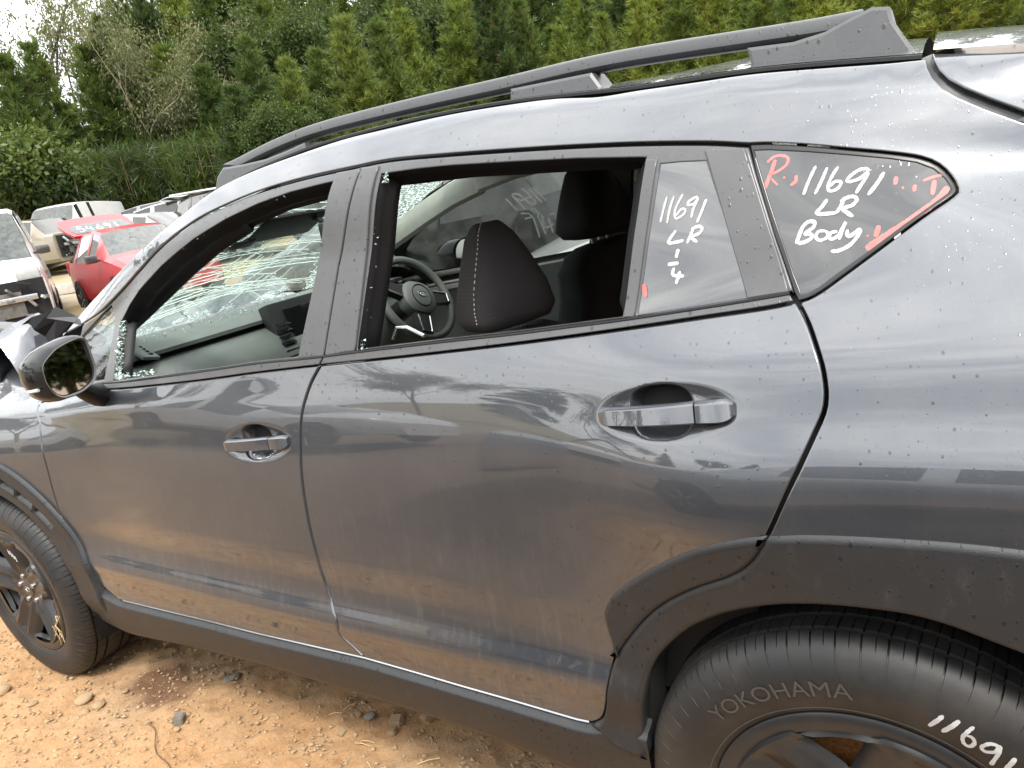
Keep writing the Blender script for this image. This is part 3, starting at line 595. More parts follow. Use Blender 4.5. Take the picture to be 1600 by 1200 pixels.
# ------------------------------------------------------------------ the grey wagon
CAR_LOC = Vector((-1.33, .9, 0))
car = empty('car', CAR_LOC, 'dark grey wagon with black wheel-arch cladding and white pen numbers on its rear glass', 'car')
_cinv = Matrix.Translation(-CAR_LOC)
def cp(o):
    o.parent = car; o.matrix_parent_inverse = _cinv; return o
def seg(name, a, b):
    """points of a traced line between two indices (inclusive)"""
    P = T[name]; return P[a:b + 1] if a <= b else P[b:a + 1][::-1]
def sstep(a, b, x):
    t = np.clip((x - a) / (b - a), 0, 1); return t * t * (3 - 2 * t)
def bowl(cx, cz, a, b, tilt):
    ca, sa = math.cos(tilt), math.sin(tilt)
    def d(x, z):
        u = (x - cx) * ca + (z - cz) * sa; v = -(x - cx) * sa + (z - cz) * ca
        q = np.sqrt((u / a) ** 2 + (v / b) ** 2)
        s = (np.abs((u + .006) / .055) ** 2.6 + np.abs((v - .001) / (b * .93)) ** 2.6) ** (1 / 2.6)
        return .008 * sstep(1.0, .58, q) + .034 * sstep(1.0, .62, s)
    return d
HR = (-.2565, 1.0145, .119, .0435, .096); HF = (-1.2536, .9187, .124, .046, .077)
bowl_r, bowl_f = bowl(*HR), bowl(*HF)
F_rear = lambda x, z: S(x, z) + bowl_r(np.asarray(x), np.asarray(z))
F_front = lambda x, z: S(x, z) + bowl_f(np.asarray(x), np.asarray(z))
rs = smooth_line(T['rear_shut'][4:], .01); bs = smooth_line(T['b_shut'][4:], .01)
fs_ = smooth_line(T['f_shut'], .012)
# doors
rear_door = cp(panel('rear_door', smooth_line(T['belt_low_r']) + rs + T['door_bottom_r'][::-1][1:] + bs[::-1], 'paint', None, h=.014,
                     dense=[(HR[0] - .13, HR[0] + .13, HR[1] - .058, HR[1] + .058, .0032)], inset=.0022, lip=.0020, gap=.0032, fn=F_rear))
front_door = cp(panel('front_door', [(-2.285, 1.002)] + smooth_line(T['belt_low_f']) + bs[1:] + T['door_bottom_f'][::-1][1:] + fs_[::-1][1:], 'paint', None, h=.015,
                      dense=[(HF[0] - .135, HF[0] + .135, HF[1] - .06, HF[1] + .06, .0035)], inset=.0022, lip=.0020, gap=.0030, fn=F_front))
# body side: pillar, cantrail and rear quarter in one pressing
qo = smooth_line(T['quarter_outer'], .008)
tt = smooth_line(T['trim_top'], .012)
top = smooth_line(T['a_outer'] + T['ditch'], .012)
tail = [(.30, 1.292), (.45, 1.215), (.60, 1.13), (.72, 1.06), (.79, 1.0), (.80, .9)]
low = [(.62, .845), (.4, .85), (.25, .853)] + [(x, z - .018) for x, z in T['clad_top'][::-1]]
body_side = cp(panel('quarter_panel', tt + qo + [(-.0685, 1.1515)] + rs[1:][:next(i for i, p in enumerate(rs) if p[1] < .845)] + low[::-1] + tail[::-1] + T['hatch_line'][::-1] + top[::-1],
                     'paint', None, h=.016, inset=.0022, lip=.0020, gap=.0030))
# tailgate edge and roof
cp(panel('tailgate', [(x + .004, z + .006) for x, z in T['hatch_line']] + [(.30, 1.302), (.45, 1.228), (.60, 1.145), (.74, 1.10), (.80, 1.20), (.70, 1.31), (.5, 1.368), (.3, 1.405), (.16, 1.432)], 'paint', None, h=.02, inset=.003, lip=.003, flange=.02, gap=.002))
def roof_grid(name, x0, x1, y0, y1, mat, dz=0., crown=.055, front=.016, nx=60, ny=40, fall=0.):
    xs = np.linspace(x0, x1, nx); ys = np.linspace(y0, y1, ny); X, Y = np.meshgrid(xs, ys)
    zd = hermite_tab(ZDX, ZDV, xs); cr = front + (crown - front) * sstep(-.75, -.15, xs)[None, :]; Z = zd[None, :] + cr * (1 - ((Y - .9) / .565) ** 2) + dz
    Z = Z - fall * (X - x0)
    n, m = X.shape; idx = np.arange(n * m).reshape(n, m); f = np.stack([idx[:-1, :-1], idx[:-1, 1:], idx[1:, 1:], idx[1:, :-1]], -1).reshape(-1, 4)
    return cp(link(name, mesh(np.stack([X, Y, Z], -1).reshape(-1, 3), f.tolist()), mat))
roof = roof_grid('roof', -1.43, .079, .340, 1.460, 'paint', .004)
roof_grid('roof_spoiler', .092, .80, .335, 1.465, 'paint', .008, .06)
roof_grid('headliner', -1.38, .4, .36, 1.44, 'headliner', -.045, .03, .01, 20, 16)
for s in (0, 1):
    yy = .338 if not s else 1.462
    mb = MB(); mb.tube([(x, yy, float(hermite_tab(ZDX, ZDV, np.array([x]))[0]) - .001) for x in np.linspace(-1.40, .078, 40)], .005, 6); cp(mb.build('roof_seam_strip', 'rubber'))
# dark carcass behind the shut lines
cp(panel('inner_side', [(-2.31, .36), (-.37, .36), (-.37, .60), (-.28, .72), (-.12, .80), (.10, .80), (.6, .8), (.6, 1.05), (-.04, 1.13), (-1.0, 1.07), (-2.25, .99), (-2.31, .8)], 'cavity', None, off=.034, h=.06, inset=0, lip=0, flange=.005))
cp(panel('cantrail_seal', tt + [(-.13, 1.36), (-.21, 1.362)] + [(x, z - .016) for x, z in tt[::-1][4:]], 'rubber', None, off=.016, h=.03, inset=0, lip=0, flange=.01))
cp(panel('pillar_seal', T['b_app_f'][1:5] + T['b_app_r'][1:4][::-1], 'rubber', None, off=.018, h=.03, inset=0, lip=0, flange=.004)) if False else None
bsu = T['b_shut'][:4]
cp(panel('pillar_seal', [(x - .02, z) for x, z in bsu] + [(x + .02, z) for x, z in bsu[::-1]], 'rubber', None, off=.018, h=.02, inset=0, lip=0, flange=.004))
rsu = T['rear_shut'][:6]
cp(panel('shut_seal', [(x - .02, z) for x, z in rsu] + [(x + .02, z) for x, z in rsu[::-1]], 'rubber', None, off=.018, h=.02, inset=0, lip=0, flange=.004))
cp(panel('hatch_seal', [(x - .012, z) for x, z in T['hatch_line']] + [(x + .03, z + .012) for x, z in T['hatch_line'][::-1]], 'seal_gloss', None, off=.012, h=.02, inset=0, lip=0, flange=.004))
# front wing
arc = lambda cx, cz, r, a0, a1, n=40: [(cx + r * math.cos(math.radians(a)), cz + r * math.sin(math.radians(a))) for a in np.linspace(a0, a1, n)]
FWX, FWZ = -2.647, .36
fender = cp(panel('front_wing', fs_[:next(i for i, p in enumerate(fs_) if p[1] < .55)] + arc(FWX, FWZ, .43, 27, 175) + [(-3.28, .45), (-3.28, .95), (-2.95, 1.07), (-2.7, 1.10), (-2.5, 1.085), (-2.33, 1.03)], 'paint', None, h=.02, inset=.0022, lip=.002, gap=.002))
def vent(a0, a1): return arc(FWX, FWZ, .452, a0, a1, 8) + arc(FWX, FWZ, .425, a1, a0, 8)
clad_f = cp(panel('front_arch_cladding', arc(FWX, FWZ, .50, -6, 178, 60) + arc(FWX, FWZ, .385, 178, -17, 60), 'cladding', None, off=-.014, h=.02, inset=.006, lip=.005, flange=.04,
                  holes=[vent(36, 47), vent(48.5, 58), vent(59.5, 69)]))
cp(panel('vent_backing', vent(34, 71), 'cavity', None, off=.008, h=.02, inset=-.01, lip=0, flange=.002))
# sill
def sill():
    xs = np.linspace(-2.30, -.352, 130); f = lambda n: np.interp(xs, *np.array(sorted(n)).T)
    td = f(T['door_bottom_f'] + T['door_bottom_r'][1:]); tb = f(T['rock_bot']); tb = np.where(xs > -.5, .272, tb)
    up = np.clip((-2.02 - xs) / .25, 0, 1); td = td + .05 * up ** 1.5
    rise = sstep(-.47, -.40, xs); td = td + .018 * rise
    rows = [(.030, td + .004), (.022, td - .003), (.004, td - .006), (.000, td - .010), (-.004, td - .0125), (-.006, td - .016), (-.006, td - .022), (-.002, tb + .06), (.006, tb + .02), (.012, tb + .004), (.020, tb), (.06, tb - .012), (.16, tb - .03)]
    base = .040 + .02 * np.clip((-2.1 - xs) / .2, 0, 1)
    rings = [[(x, b + dy, z) for x, b, z in zip(xs, base, zz)] for dy, zz in rows]
    mb = MB(); mb.loft(rings, False); return cp(mb.build('sill_cladding', 'cladding', deg=50))
sill()
mbx = MB(); mbx.tube([(x, .050, np.interp(x, *np.array(sorted(T['door_bottom_f'] + T['door_bottom_r'][1:])).T) - .001) for x in np.linspace(-2.04, -.47, 60)], .004, 8); cp(mbx.build('sill_highlight', 'ledge_highlight_metal'))  # added bright line, imitates the sky highlight along the sill ledge
# rear arch cladding, one piece on the door and one on the quarter
ci = next(i for i, p in enumerate(rs) if p[1] < .853); cj = next(i for i, p in enumerate(rs) if p[1] < .562)
door_clad = panel('door_cladding', smooth_line(T['clad_door'], .01)[::-1] + rs[ci:cj], 'cladding', None, off=-.010, h=.016, inset=.010, lip=.0085, flange=.012); door_clad.parent = rear_door
arch = smooth_line(T['arch_in'], .01)
arch2 = arch[:-6] + arc(.035, .372, .397, 62, 0, 24)
qc_low = [(-.452, .402), (-.405, .377), (-.362, .372)]
quarter_clad = cp(panel('quarter_cladding', [(x + .001, z) for x, z in rs[ci:]] + qc_low + arch2 + [(.44, .34), (.74, .36), (.80, .6), (.80, .86), (.62, .868), (.4, .871)] + T['clad_top'][::-1], 'cladding', None, off=-.011, h=.016, inset=.009, lip=.008, flange=.05))
mb = MB(); ring = [(-.362, .372 - .08)] + arch2
mb.loft([[(x, float(S([x], [z])[0]) + .035, z) for x, z in ring], [(x + .01 * (x < 0), .12, z) for x, z in ring], [(x, .34, z) for x, z in ring]], False)
mb.add([(x, .34, z) for x, z in arch2], [tuple(range(len(arch2)))]); cp(mb.build('wheel_well', 'cavity'))
mb = MB(); ring = arc(FWX, FWZ, .395, 190, -25, 50)
mb.loft([[(x, .05, z) for x, z in ring], [(x, .36, z) for x, z in ring]], False); mb.add([(x, .36, z) for x, z in ring], [tuple(range(len(ring)))]); cp(mb.build('wheel_well', 'cavity'))
# underbody so that no light leaks through
mb = MB(); mb.box((-1.3, .9, .30), (4.1, 1.30, .06)); cp(mb.build('floor_pan', 'cavity'))
# window trim
bf = T['belt_top_f'] + []
frame_f = panel('window_frame', [(x, z - .004) for x, z in tt[:next(i for i, p in enumerate(tt) if p[0] > -.905)]] + T['b_shut'][:4] + T['belt_top_f'][::-1][1:] + [(-2.30, 1.02), (-2.34, 1.06)], 'trim', None, off=.003, h=.016,
                holes=[T['f_open'], T['f_tri']], inset=.0022, lip=.002, flange=.02); frame_f.parent = front_door
frame_r = panel('window_frame', T['b_shut'][:1] + [(x, z - .004) for x, z in tt[next(i for i, p in enumerate(tt) if p[0] > -.88):]] + T['rear_shut'][1:4] + T['belt_top_r'][::-1] + T['b_shut'][1:3][::-1], 'trim', None, off=.003, h=.016,
                holes=[T['r_open'], T['r_fix']], inset=.0025, lip=.002, flange=.02); frame_r.parent = rear_door
def app(name, poly, parent, off=-.003):
    o = panel(name, poly, 'trim', None, off=off, h=.02, inset=.0018, lip=.0016, flange=.006, gap=.0022); o.parent = parent; return o
app('pillar_applique', T['b_app_f'], front_door); app('pillar_applique', T['b_app_r'], rear_door); app('pillar_applique', T['c_app'], rear_door)
app('window_divider', T['div_bar'], rear_door, -.001)
app('belt_moulding', smooth_line(T['belt_low_f']) + smooth_line(T['belt_top_f'])[::-1], front_door, -.005)
app('belt_moulding', smooth_line(T['belt_low_r']) + smooth_line(T['belt_top_r'])[::-1], rear_door, -.005)
def lip_line(name, line, parent, off, r=.0022, mat='seal_gloss'):
    P = np.array(smooth_line(line, .02)); mb = MB(); mb.tube([(x, y, z) for x, y, z in zip(P[:, 0], S(P[:, 0], P[:, 1]) + off, P[:, 1])], r, 6); o = mb.build(name, mat); o.parent = parent
lip_line('belt_seal', T['belt_top_f'], front_door, -.004, .003); lip_line('belt_seal', T['belt_top_r'], rear_door, -.004, .003)
def reveal(name, poly, parent, steps=((0, .004), (.003, .010), (.009, .016), (.010, .026), (.020, .032), (.021, .05))):
    q = clean(poly)
    if area(q) < 0: q = q[::-1]
    q = resample(q, .02); m, c = vert_normals(q); y = S(q[:, 0], q[:, 1]); rings = []
    for ins, dy in steps:
        k = np.where(m[:, 1] < -.6, 0., 1.); p = q - m * (ins * np.minimum(c, 1.3) * k)[:, None] + np.stack([0 * k, -(1 - k) * dy * .8], 1); rings.append([(a, b + dy, d) for (a, d), b in zip(p, y)])
    mb = MB(); mb.loft(rings, True); o = mb.build(name, 'rubber', deg=60); o.parent = parent
reveal('window_channel', T['f_open'], front_door); reveal('window_channel', T['r_open'], rear_door)
# glass
fix_glass = panel('fixed_glass', T['r_fix'], 'privacy_glass_door', None, off=.006, h=.02, inset=0, lip=0, flange=.003); fix_glass.parent = rear_door
tri_glass = panel('vent_glass', T['f_tri'], 'clear_glass', None, off=.008, h=.03, inset=0, lip=0, flange=.003); tri_glass.parent = front_door
quarter_seal = panel('quarter_seal', qo + [(-.0760, 1.166), (-.103, 1.241), (-.131, 1.328)], 'seal_gloss', None, off=.003, h=.02, holes=[T['quarter_glass']], inset=.002, lip=.002, flange=.012)
cp(quarter_seal)
quarter_glass = cp(panel('quarter_glass', T['quarter_glass'], 'privacy_glass', None, off=.005, h=.02, inset=0, lip=0, flange=.003))
cp(panel('blackout', T['quarter_glass'], 'cavity', None, off=.06, h=.05, inset=0, lip=0, flange=.002))
onS = lambda d: (lambda x, z: (x, float(S([x], [z])[0]) + d, z))
ribbon('pen_number', PEN['q_white'], 'paint_pen', quarter_glass, onS(.0040)); [ribbon('red_marking', [q], 'red_marker', quarter_glass, onS(.0046)) for q in PEN['q_red']]
ribbon('pen_number', PEN['d_white'], 'paint_pen', fix_glass, onS(.0048)); ribbon('red_marking', PEN['d_red'], 'red_marker', fix_glass, onS(.0048))
# handles
def handle(H, k, parent):
    cx, cz, a, b, tilt = H; ca, sa = math.cos(tilt), math.sin(tilt)
    def P(u, v, d):
        x, z = cx + u * ca - v * sa, cz + u * sa + v * ca; return (x, float(S([x], [z])[0]) + d, z)
    def bar(u0, u1, h0, h1, n, taper0, taper1):
        rings = []
        for i, u in enumerate(np.linspace(u0, u1, n)):
            t = i / (n - 1); e = 1.
            if taper0: e *= math.sqrt(max(.05, 1 - (1 - min(1, t / .10)) ** 2))
            if taper1: e *= math.sqrt(max(.05, 1 - (1 - min(1, (1 - t) / .35)) ** 2))
            h = (h0 + (h1 - h0) * t) * (.45 + .55 * e) * .5; o = -.013 * (.35 + .65 * e) - .003 * math.sin(math.pi * t)
            rings.append([P(u, h * .90, o + .0030), P(u, h, o + .010), P(u, h * .85, .014 + o), P(u, -h * .6, .016 + o), P(u, -h, o + .011), P(u, -h * .96, o + .0042), P(u, -h * .80, o + .001), P(u, h * .72, o)])
        mb = MB(); mb.loft(rings, True, True); return mb
    o = bar(-.110 * k, .052 * k, .0270, .0300, 26, True, False).build('door_handle', 'paint', None, 28); o.parent = parent
    o2 = bar(.0545 * k, .108 * k, .030, .0315, 14, False, True).build('lock_cover', 'paint', None, 28); o2.parent = parent
    for u in (-.088 * k, .07 * k): mb = MB(); mb.box(P(u, 0, .006), (.03, .022, .016)); o3 = mb.build('handle_mount', 'rubber'); o3.parent = parent
handle(HR, 1.0, rear_door); handle(HF, 1.03, front_door)
# roof rails (near and far)
def rail(mir):
    my = (lambda y: 1.8 - y) if mir else (lambda y: y)
    rt = np.array(PTS['rail_top']); xs = np.linspace(-1.515, .0, 70); zt = np.interp(xs, rt[:, 0], rt[:, 1])
    k = np.ones(9) / 9; zt = np.convolve(np.pad(zt, 4, 'edge'), k, 'valid'); hh = .0285 * np.clip((xs + 1.53) / .08, .3, 1) + .002
    rings = []
    for x, z, h in zip(xs, zt, hh):
        sec = [(.404, z - .006), (.408, z - .002), (.416, z), (.436, z - .001), (.442, z - .006), (.442, z - h + .004), (.436, z - h), (.414, z - h), (.408, z - h + .003), (.4025, z - h + .009)]
        rings.append([(x, my(y), q) for y, q in sec])
    mb = MB(); mb.loft(rings, True, True); bar = cp(mb.build('roof_rail', 'rail', None, 40))
    def foot(poly, mat, y0=.383, y1=.45, lean=.24):
        zb = min(z for _, z in poly); poly = clean(poly); poly = poly if area(poly) > 0 else poly[::-1]
        n = len(poly); m, c = vert_normals(poly); p2 = np.array(poly) - m * (.005 * c)[:, None]
        A = [(x, my(y0 - .004 + .003 + lean * max(0, z - zb - .01)), z) for x, z in poly]; A0 = [(x, my(y0 - .004 + lean * max(0, z - zb - .01)), z) for x, z in p2]
        B = [(x, my(y1), z) for x, z in poly]; mb = MB(); mb.loft([A0, A, B], True, True); o = mb.build('rail_foot', mat, None, 25); o.parent = bar
    foot([(-1.545, 1.492), (-1.525, 1.535), (-1.498, 1.556), (-1.42, 1.551), (-1.33, 1.549), (-1.255, 1.555), (-1.19, 1.562), (-1.18, 1.522), (-1.3, 1.512), (-1.4, 1.502)], 'rail')
    foot([(-.612, 1.556), (-.616, 1.512), (-.52, 1.502), (-.405, 1.492), (-.440, 1.546)], 'rail')
    foot(PTS['foot_r'][:1] + [(-.155, 1.465), (-.04, 1.447), (.080, 1.434)] + PTS['foot_r'][3:], 'rail', .376, .46, .30)
rail(False); rail(True)
# wing mirror
def wing_mirror():
    O = [(-.0412, 1.164), (-.0069, 1.1935), (.0239, 1.2045), (.051, 1.2102), (.0628, 1.2034), (.064, 1.1827), (.0637, 1.1209), (.0584, 1.1017), (.0493, 1.0838), (.0182, 1.0663), (-.0237, 1.0617), (-.0392, 1.0774), (-.0478, 1.1125), (-.0463, 1.1456)]
    O = [np.array(p) for p in O]; c = np.array((.01, 1.135)); Q = resample(O, .008)
    for _ in range(2): Q = .25 * np.roll(Q, 1, 0) + .5 * Q + .25 * np.roll(Q, -1, 0)
    def R(x, s, dy=0, dz=0, lean=.40): return [(x + lean * (p[0] + dy) * 1.0, c[0] + (p[0] - c[0]) * s + dy, c[1] + (p[1] - c[1]) * s + dz) for p in Q]
    mb = MB(); mb.loft([R(-1.803, .94), R(-1.798, .97), R(-1.803, 1.0), R(-1.822, 1.06, -.004), R(-1.85, 1.07, -.010), R(-1.885, 1.0, -.012), R(-1.915, .84, -.010), R(-1.935, .60, -.006), R(-1.943, .3), R(-1.945, .05)], True, False)
    hs = mb.build('wing_mirror', 'gloss_black', None, 60); cp(hs)
    mb = MB(); mb.loft([R(-1.8015, .90), R(-1.7955, .95), R(-1.8015, .99)], True); o = mb.build('mirror_frame', 'trim', None, 60); o.parent = hs
    mb = MB(); mb.loft([R(-1.803, .92), R(-1.812, .88), R(-1.814, .85)], True); o = mb.build('mirror_bezel', 'rubber'); o.parent = hs
    r = [(x + .07 * (1.13 - z), y, z) for x, y, z in R(-1.809, .87, lean=.36)]; mb = MB(); mb.add(r, [tuple(range(len(r)))]); o = mb.build('mirror_glass', 'mirror', None, smooth=False); o.parent = hs
    mb = MB(); mb.tube([(-1.85, .035, 1.075), (-1.86, .06, 1.055), (-1.89, .10, 1.030), (-1.93, .14, 1.020)], [.016, .022, .028, .034], 12, True, 1.4); o = mb.build('mirror_stem', 'rubber'); o.parent = hs
    mb = MB(); mb.tube([(-1.835, -.060, 1.100), (-1.86, -.068, 1.098), (-1.885, -.062, 1.096)], .0045, 6); o = mb.build('side_repeater', 'shard'); o.parent = hs
simple('mirror', (.78, .80, .80), .02, metal=1, var=.02)
wing_mirror()
# wheels ------------------------------------------------------------------
def tyre_mesh():
    prof = [(.200, .228, 0), (.208, .232, 0), (.214, .240, 0), (.222, .262, 0), (.226, .285, 0), (.223, .308, 0), (.214, .328, 1), (.205, .339, 1), (.196, .3455, 2), (.186, .3495, 2), (.180, .3500, 2), (.1795, .343, 0), (.172, .343, 0), (.1715, .3508, 3), (.150, .351, 3), (.146, .351, 3), (.1455, .343, 0), (.137, .343, 0), (.1365, .351, 3), (.1125, .3512, 3)]
    full = [(a - .0, b, c) for a, b, c in prof] + [(.225 - a, b, c) for a, b, c in prof[::-1][1:]]
    # densify
    P = []
    for (a, b) in zip(full[:-1], full[1:]):
        k = 2 if math.hypot(a[0] - b[0], a[1] - b[1]) > .012 else 1
        for t in range(k): P.append((a[0] + (b[0] - a[0]) * t / k, a[1] + (b[1] - a[1]) * t / k, a[2] if t == 0 else max(a[2], b[2])))
    P.append(full[-1]); n = len(P); NS = 64; US = [0, .012, .075, .087, .22, .36, .48, .488, .518, .526, .68, .84]; sub = len(US); M = NS * sub
    V = np.zeros((M, n, 3))
    for j in range(M):
        u = j % sub; th = 2 * math.pi * (j // sub + US[u]) / NS
        for i, (y, r, kd) in enumerate(P):
            d = 0.
            if kd == 2 and u in (1, 2): d = .0055
            if kd == 1 and u in (1, 2): d = .0020
            if kd in (2, 3) and u in (7, 8): d = .0035
            if kd == 3 and u in (1, 2): d = .005
            ph = th + (.35 * abs(y - .1125) if kd == 3 else .35 * .07) + (.25 * max(0., .205 - y) if kd in (1, 2) else 0.) * 0 - .0245
            V[j, i] = ((r - d) * math.cos(ph), .232 - y - .006, (r - d) * math.sin(ph))
    V = V.reshape(-1, 3); F = []
    for j in range(M):
        k = (j + 1) % M
        for i in range(n - 1): F.append((j * n + i, k * n + i, k * n + i + 1, j * n + i + 1))
    me = mesh(V.tolist(), F, 'tyre')
    bm = bmesh.new(); bm.from_mesh(me); bmesh.ops.recalc_face_normals(bm, faces=bm.faces); bm.to_mesh(me); bm.free()
    return auto(me, 40)
TYRE = tyre_mesh()
def lathe(pr, seg=96):
    rings = [[(r * math.cos(2 * math.pi * k / seg), y, r * math.sin(2 * math.pi * k / seg)) for k in range(seg)] for r, y in pr]
    mb = MB(); mb.loft(rings, True); return mb
def rim_face(rot):
    """five broad spokes with raised ridges, cut by five windows"""
    rr = [.030, .045, .060, .075, .090, .102, .115, .135, .155, .172, .186, .198, .206, .212]
    def ha(r): return math.radians(np.interp(r, [.102, .115, .155, .186, .198, .206], [5, 10, 16.5, 19, 18.5, 15]))
    cols = []
    for k in range(5):
        c = rot + k * 2 * math.pi / 5
        cols += [(c, t, 'o') for t in (-1, -.5, 0, .5)] + [(c, 1 + t, 's') for t in np.linspace(0, 1, 14, endpoint=False)]
    V = []; nC = len(cols)
    for r in rr:
        a = ha(r) if r > .10 else ha(.102); sp = 2 * math.pi / 5 - 2 * a
        for c, t, kd in cols:
            if kd == 'o': th = c + t * a; w = 0.
            else: th = c + a + (t - 1) * sp; w = t - 1
            y = .030 + .030 * sstep(.20, .05, r) * 0 + np.interp(r, [.03, .06, .09, .15, .19, .212], [.034, .036, .030, .020, .012, .006])
            if kd == 's':
                ridge = math.exp(-((w - .22) / .07) ** 2) + math.exp(-((w - .78) / .07) ** 2)
                edge = sstep(.10, 0., min(w, 1 - w)) if r > .10 else 0
                y += -.005 * ridge * (1 if .07 < r < .2 else 0) + .012 * float(edge) + .006 * math.exp(-((w - .5) / .12) ** 2) * (1 if .10 < r < .2 else 0)
            elif .10 < r < .21: y += .012
            V.append((r * math.cos(th), y - .012, r * math.sin(th)))
    F = []
    for i in range(len(rr) - 1):
        for j in range(nC):
            k = (j + 1) % nC
            if cols[j][2] == 'o' and rr[i] >= .102 and rr[i + 1] <= .206: continue
            F.append((i * nC + j, i * nC + k, (i + 1) * nC + k, (i + 1) * nC + j))
    me = mesh(V, F, 'rim')
    bm = bmesh.new(); bm.from_mesh(me); bmesh.ops.solidify(bm, geom=bm.faces, thickness=.022); bmesh.ops.recalc_face_normals(bm, faces=bm.faces); bm.to_mesh(me); bm.free()
    return auto(me, 32)
def polar_text(name, text, size, r, a_mid, y, mat, parent, spread=1.):
    v, f = font_mesh(text, size); wd = v[:, 0].max() - v[:, 0].min(); u = (v[:, 0] - v[:, 0].min() - wd / 2) * spread
    th = a_mid - u / r; R = r + v[:, 1]; V = np.stack([R * np.cos(th), np.full(len(v), y) + .16 * np.maximum(0, R - .290) * 0, R * np.sin(th)], 1)
    return link(name, mesh(V.tolist(), f), mat, parent, smooth=False)
simple('tyre_letter', (.050, .049, .047), .5)
def wheel(x, rot, text, amid, marks=None, tag_marks=None):
    wl = bpy.data.objects.new('wheel', None); COL.objects.link(wl); cp(wl); wl.location = (x, .008, .340)
    t = bpy.data.objects.new('tyre', TYRE); COL.objects.link(t); t.parent = wl
    if not TYRE.materials: TYRE.materials.append(MATS['tyre'])
    r = link('rim', rim_face(rot), 'rim_black', wl, smooth=False)
    o = lathe([(.205, .012), (.2175, .010), (.2290, .011), (.2335, .014), (.2335, .020), (.222, .024), (.212, .04), (.205, .09), (.205, .20)]).build('rim_lip', 'rim_black', wl)
    o = lathe([(.0, .028), (.020, .0265), (.0305, .0275), (.0330, .031), (.0330, .04)], 48).build('centre_cap', 'rim_black', wl)
    mb = MB(); el = [(.0155 * math.cos(a), .0255, .0085 * math.sin(a)) for a in np.linspace(0, 2 * math.pi, 40)]
    mb.tube(el, .0011, 6)
    for (dx, dz, s) in ((-.008, .001, .0034), (-.001, .0035, .0018), (.004, .0042, .0018), (.008, .001, .0018), (.004, -.003, .0018), (-.001, -.004, .0018)):
        mb.tube([(dx - s, .0252, dz), (dx + s, .0252, dz)], .0006, 4); mb.tube([(dx, .0252, dz - s), (dx, .0252, dz + s)], .0006, 4)
    mb.build('badge', 'silver_trim', wl)
    for k in range(5):
        a = rot + math.pi / 5 + k * 2 * math.pi / 5; mb = MB(); p = [(.0505 * math.cos(a), y, .0505 * math.sin(a)) for y in (.045, .030, .024, .0215)]
        mb.tube(p, [.010, .010, .0085, .004], 10); mb.build('wheel_nut', 'steel', wl)
    lathe([(.06, .075), (.075, .072), (.078, .085), (.108, .085), (.109, .080), (.142, .080), (.143, .10), (.06, .10)], 72).build('brake_disc', 'rust', wl)
    lathe([(.02, .075), (.07, .0715), (.078, .083)], 48).build('hub_face', 'steel', wl)
    lathe([(.02, .12), (.204, .12)], 48).build('backing_plate', 'cavity', wl)
    polar_text('tyre_lettering', text, .036, .272, amid, -.0007, 'tyre_letter', wl, 1.08)
    mb = MB(); lathe_r = [[(rr * math.cos(a), yy, rr * math.sin(a)) for a in np.linspace(0, 2 * math.pi, 97)] for rr, yy in ((.2455, .0105), (.318, .0105))]
    for ring in lathe_r: mb.tube(ring, .0011, 4, False)
    mb.build('sidewall_rib', 'tyre_letter', wl)
    return wl
wr = wheel(0.0, math.radians(104), 'YOKOHAMA', math.radians(116))
wf = wheel(-2.647, math.radians(58), 'GEOLANDAR', math.radians(38))
ribbon('pen_number', [(wd, [(x, z - .340) for x, z in q]) for wd, q in PEN['tyre']], 'paint_pen', wr, lambda x, z: (x, float(np.interp(math.hypot(x, z), [.232, .24, .262, .285, .308, .328], [.014, .0105, .0025, -.001, .0018, .011])) - .0014, z))
ribbon('pen_number', [(.006, [(-.03, .235), (.00, .205)]), (.005, [(.02, .19), (.05, .165)])], 'paint_pen', wr, lambda x, z: (x, .004, z)) if False else None
ribbon('pen_number', [(.008, [(.02, .172), (.026, .150)]), (.008, [(.034, .166), (.040, .143)]), (.008, [(.047, .158), (.052, .136)]), (.008, [(.059, .15), (.064, .128)])], 'paint_pen', wf, lambda x, z: (x, .006, z))

# ------------------------------------------------------------------ far flank and cabin
far_glass_fn = lambda d: (lambda x, z: (x, 1.8 - float(S([x], [z])[0]) - d, z))
far_frame = cp(panel('far_window_frame', tt + [(-.10, 1.30), (-.07, 1.155)] + T['belt_low_r'][::-1][1:] + T['belt_low_f'][::-1][1:] + [(-2.30, 1.02), (-2.34, 1.06)], 'dash_dark', None, off=.03, h=.03,
                     holes=[[(x, z) for x, z in T['f_open']], T['f_tri'], T['r_open'], T['r_fix']], inset=.004, lip=.002, flange=-.03, mirror=True))
cp(panel('far_cantrail', tt + [(-.10, 1.37), (.08, 1.44)] + top[::-1], 'paint', None, off=0, h=.04, mirror=True))
cp(panel('far_door', [(-2.285, 1.002)] + T['belt_low_f'] + T['belt_low_r'][1:] + [(-.05, .9), (-.2, .75), (-.42, .42), (-1.0, .41), (-2.06, .39), (-2.23, .6), (-2.24, .8)], 'paint', None, off=0, h=.05, mirror=True))
cp(panel('far_wing', [(-2.30, 1.0), (-2.24, .8), (-2.24, .6)] + arc(FWX, FWZ, .40, 20, 175) + [(-3.28, .45), (-3.28, .95), (-2.95, 1.07), (-2.7, 1.10), (-2.5, 1.085)], 'paint', None, h=.05, mirror=True))
cp(panel('far_quarter', [(-.04, 1.15), (-.04, .95), (-.2, .76)] + arc(.035, .372, .40, 110, 0, 20) + [(.45, .35), (.8, .4), (.8, 1.0), (.45, 1.22), (.191, 1.34), (.08, 1.44), (-.13, 1.37)], 'paint', None, h=.05, mirror=True))
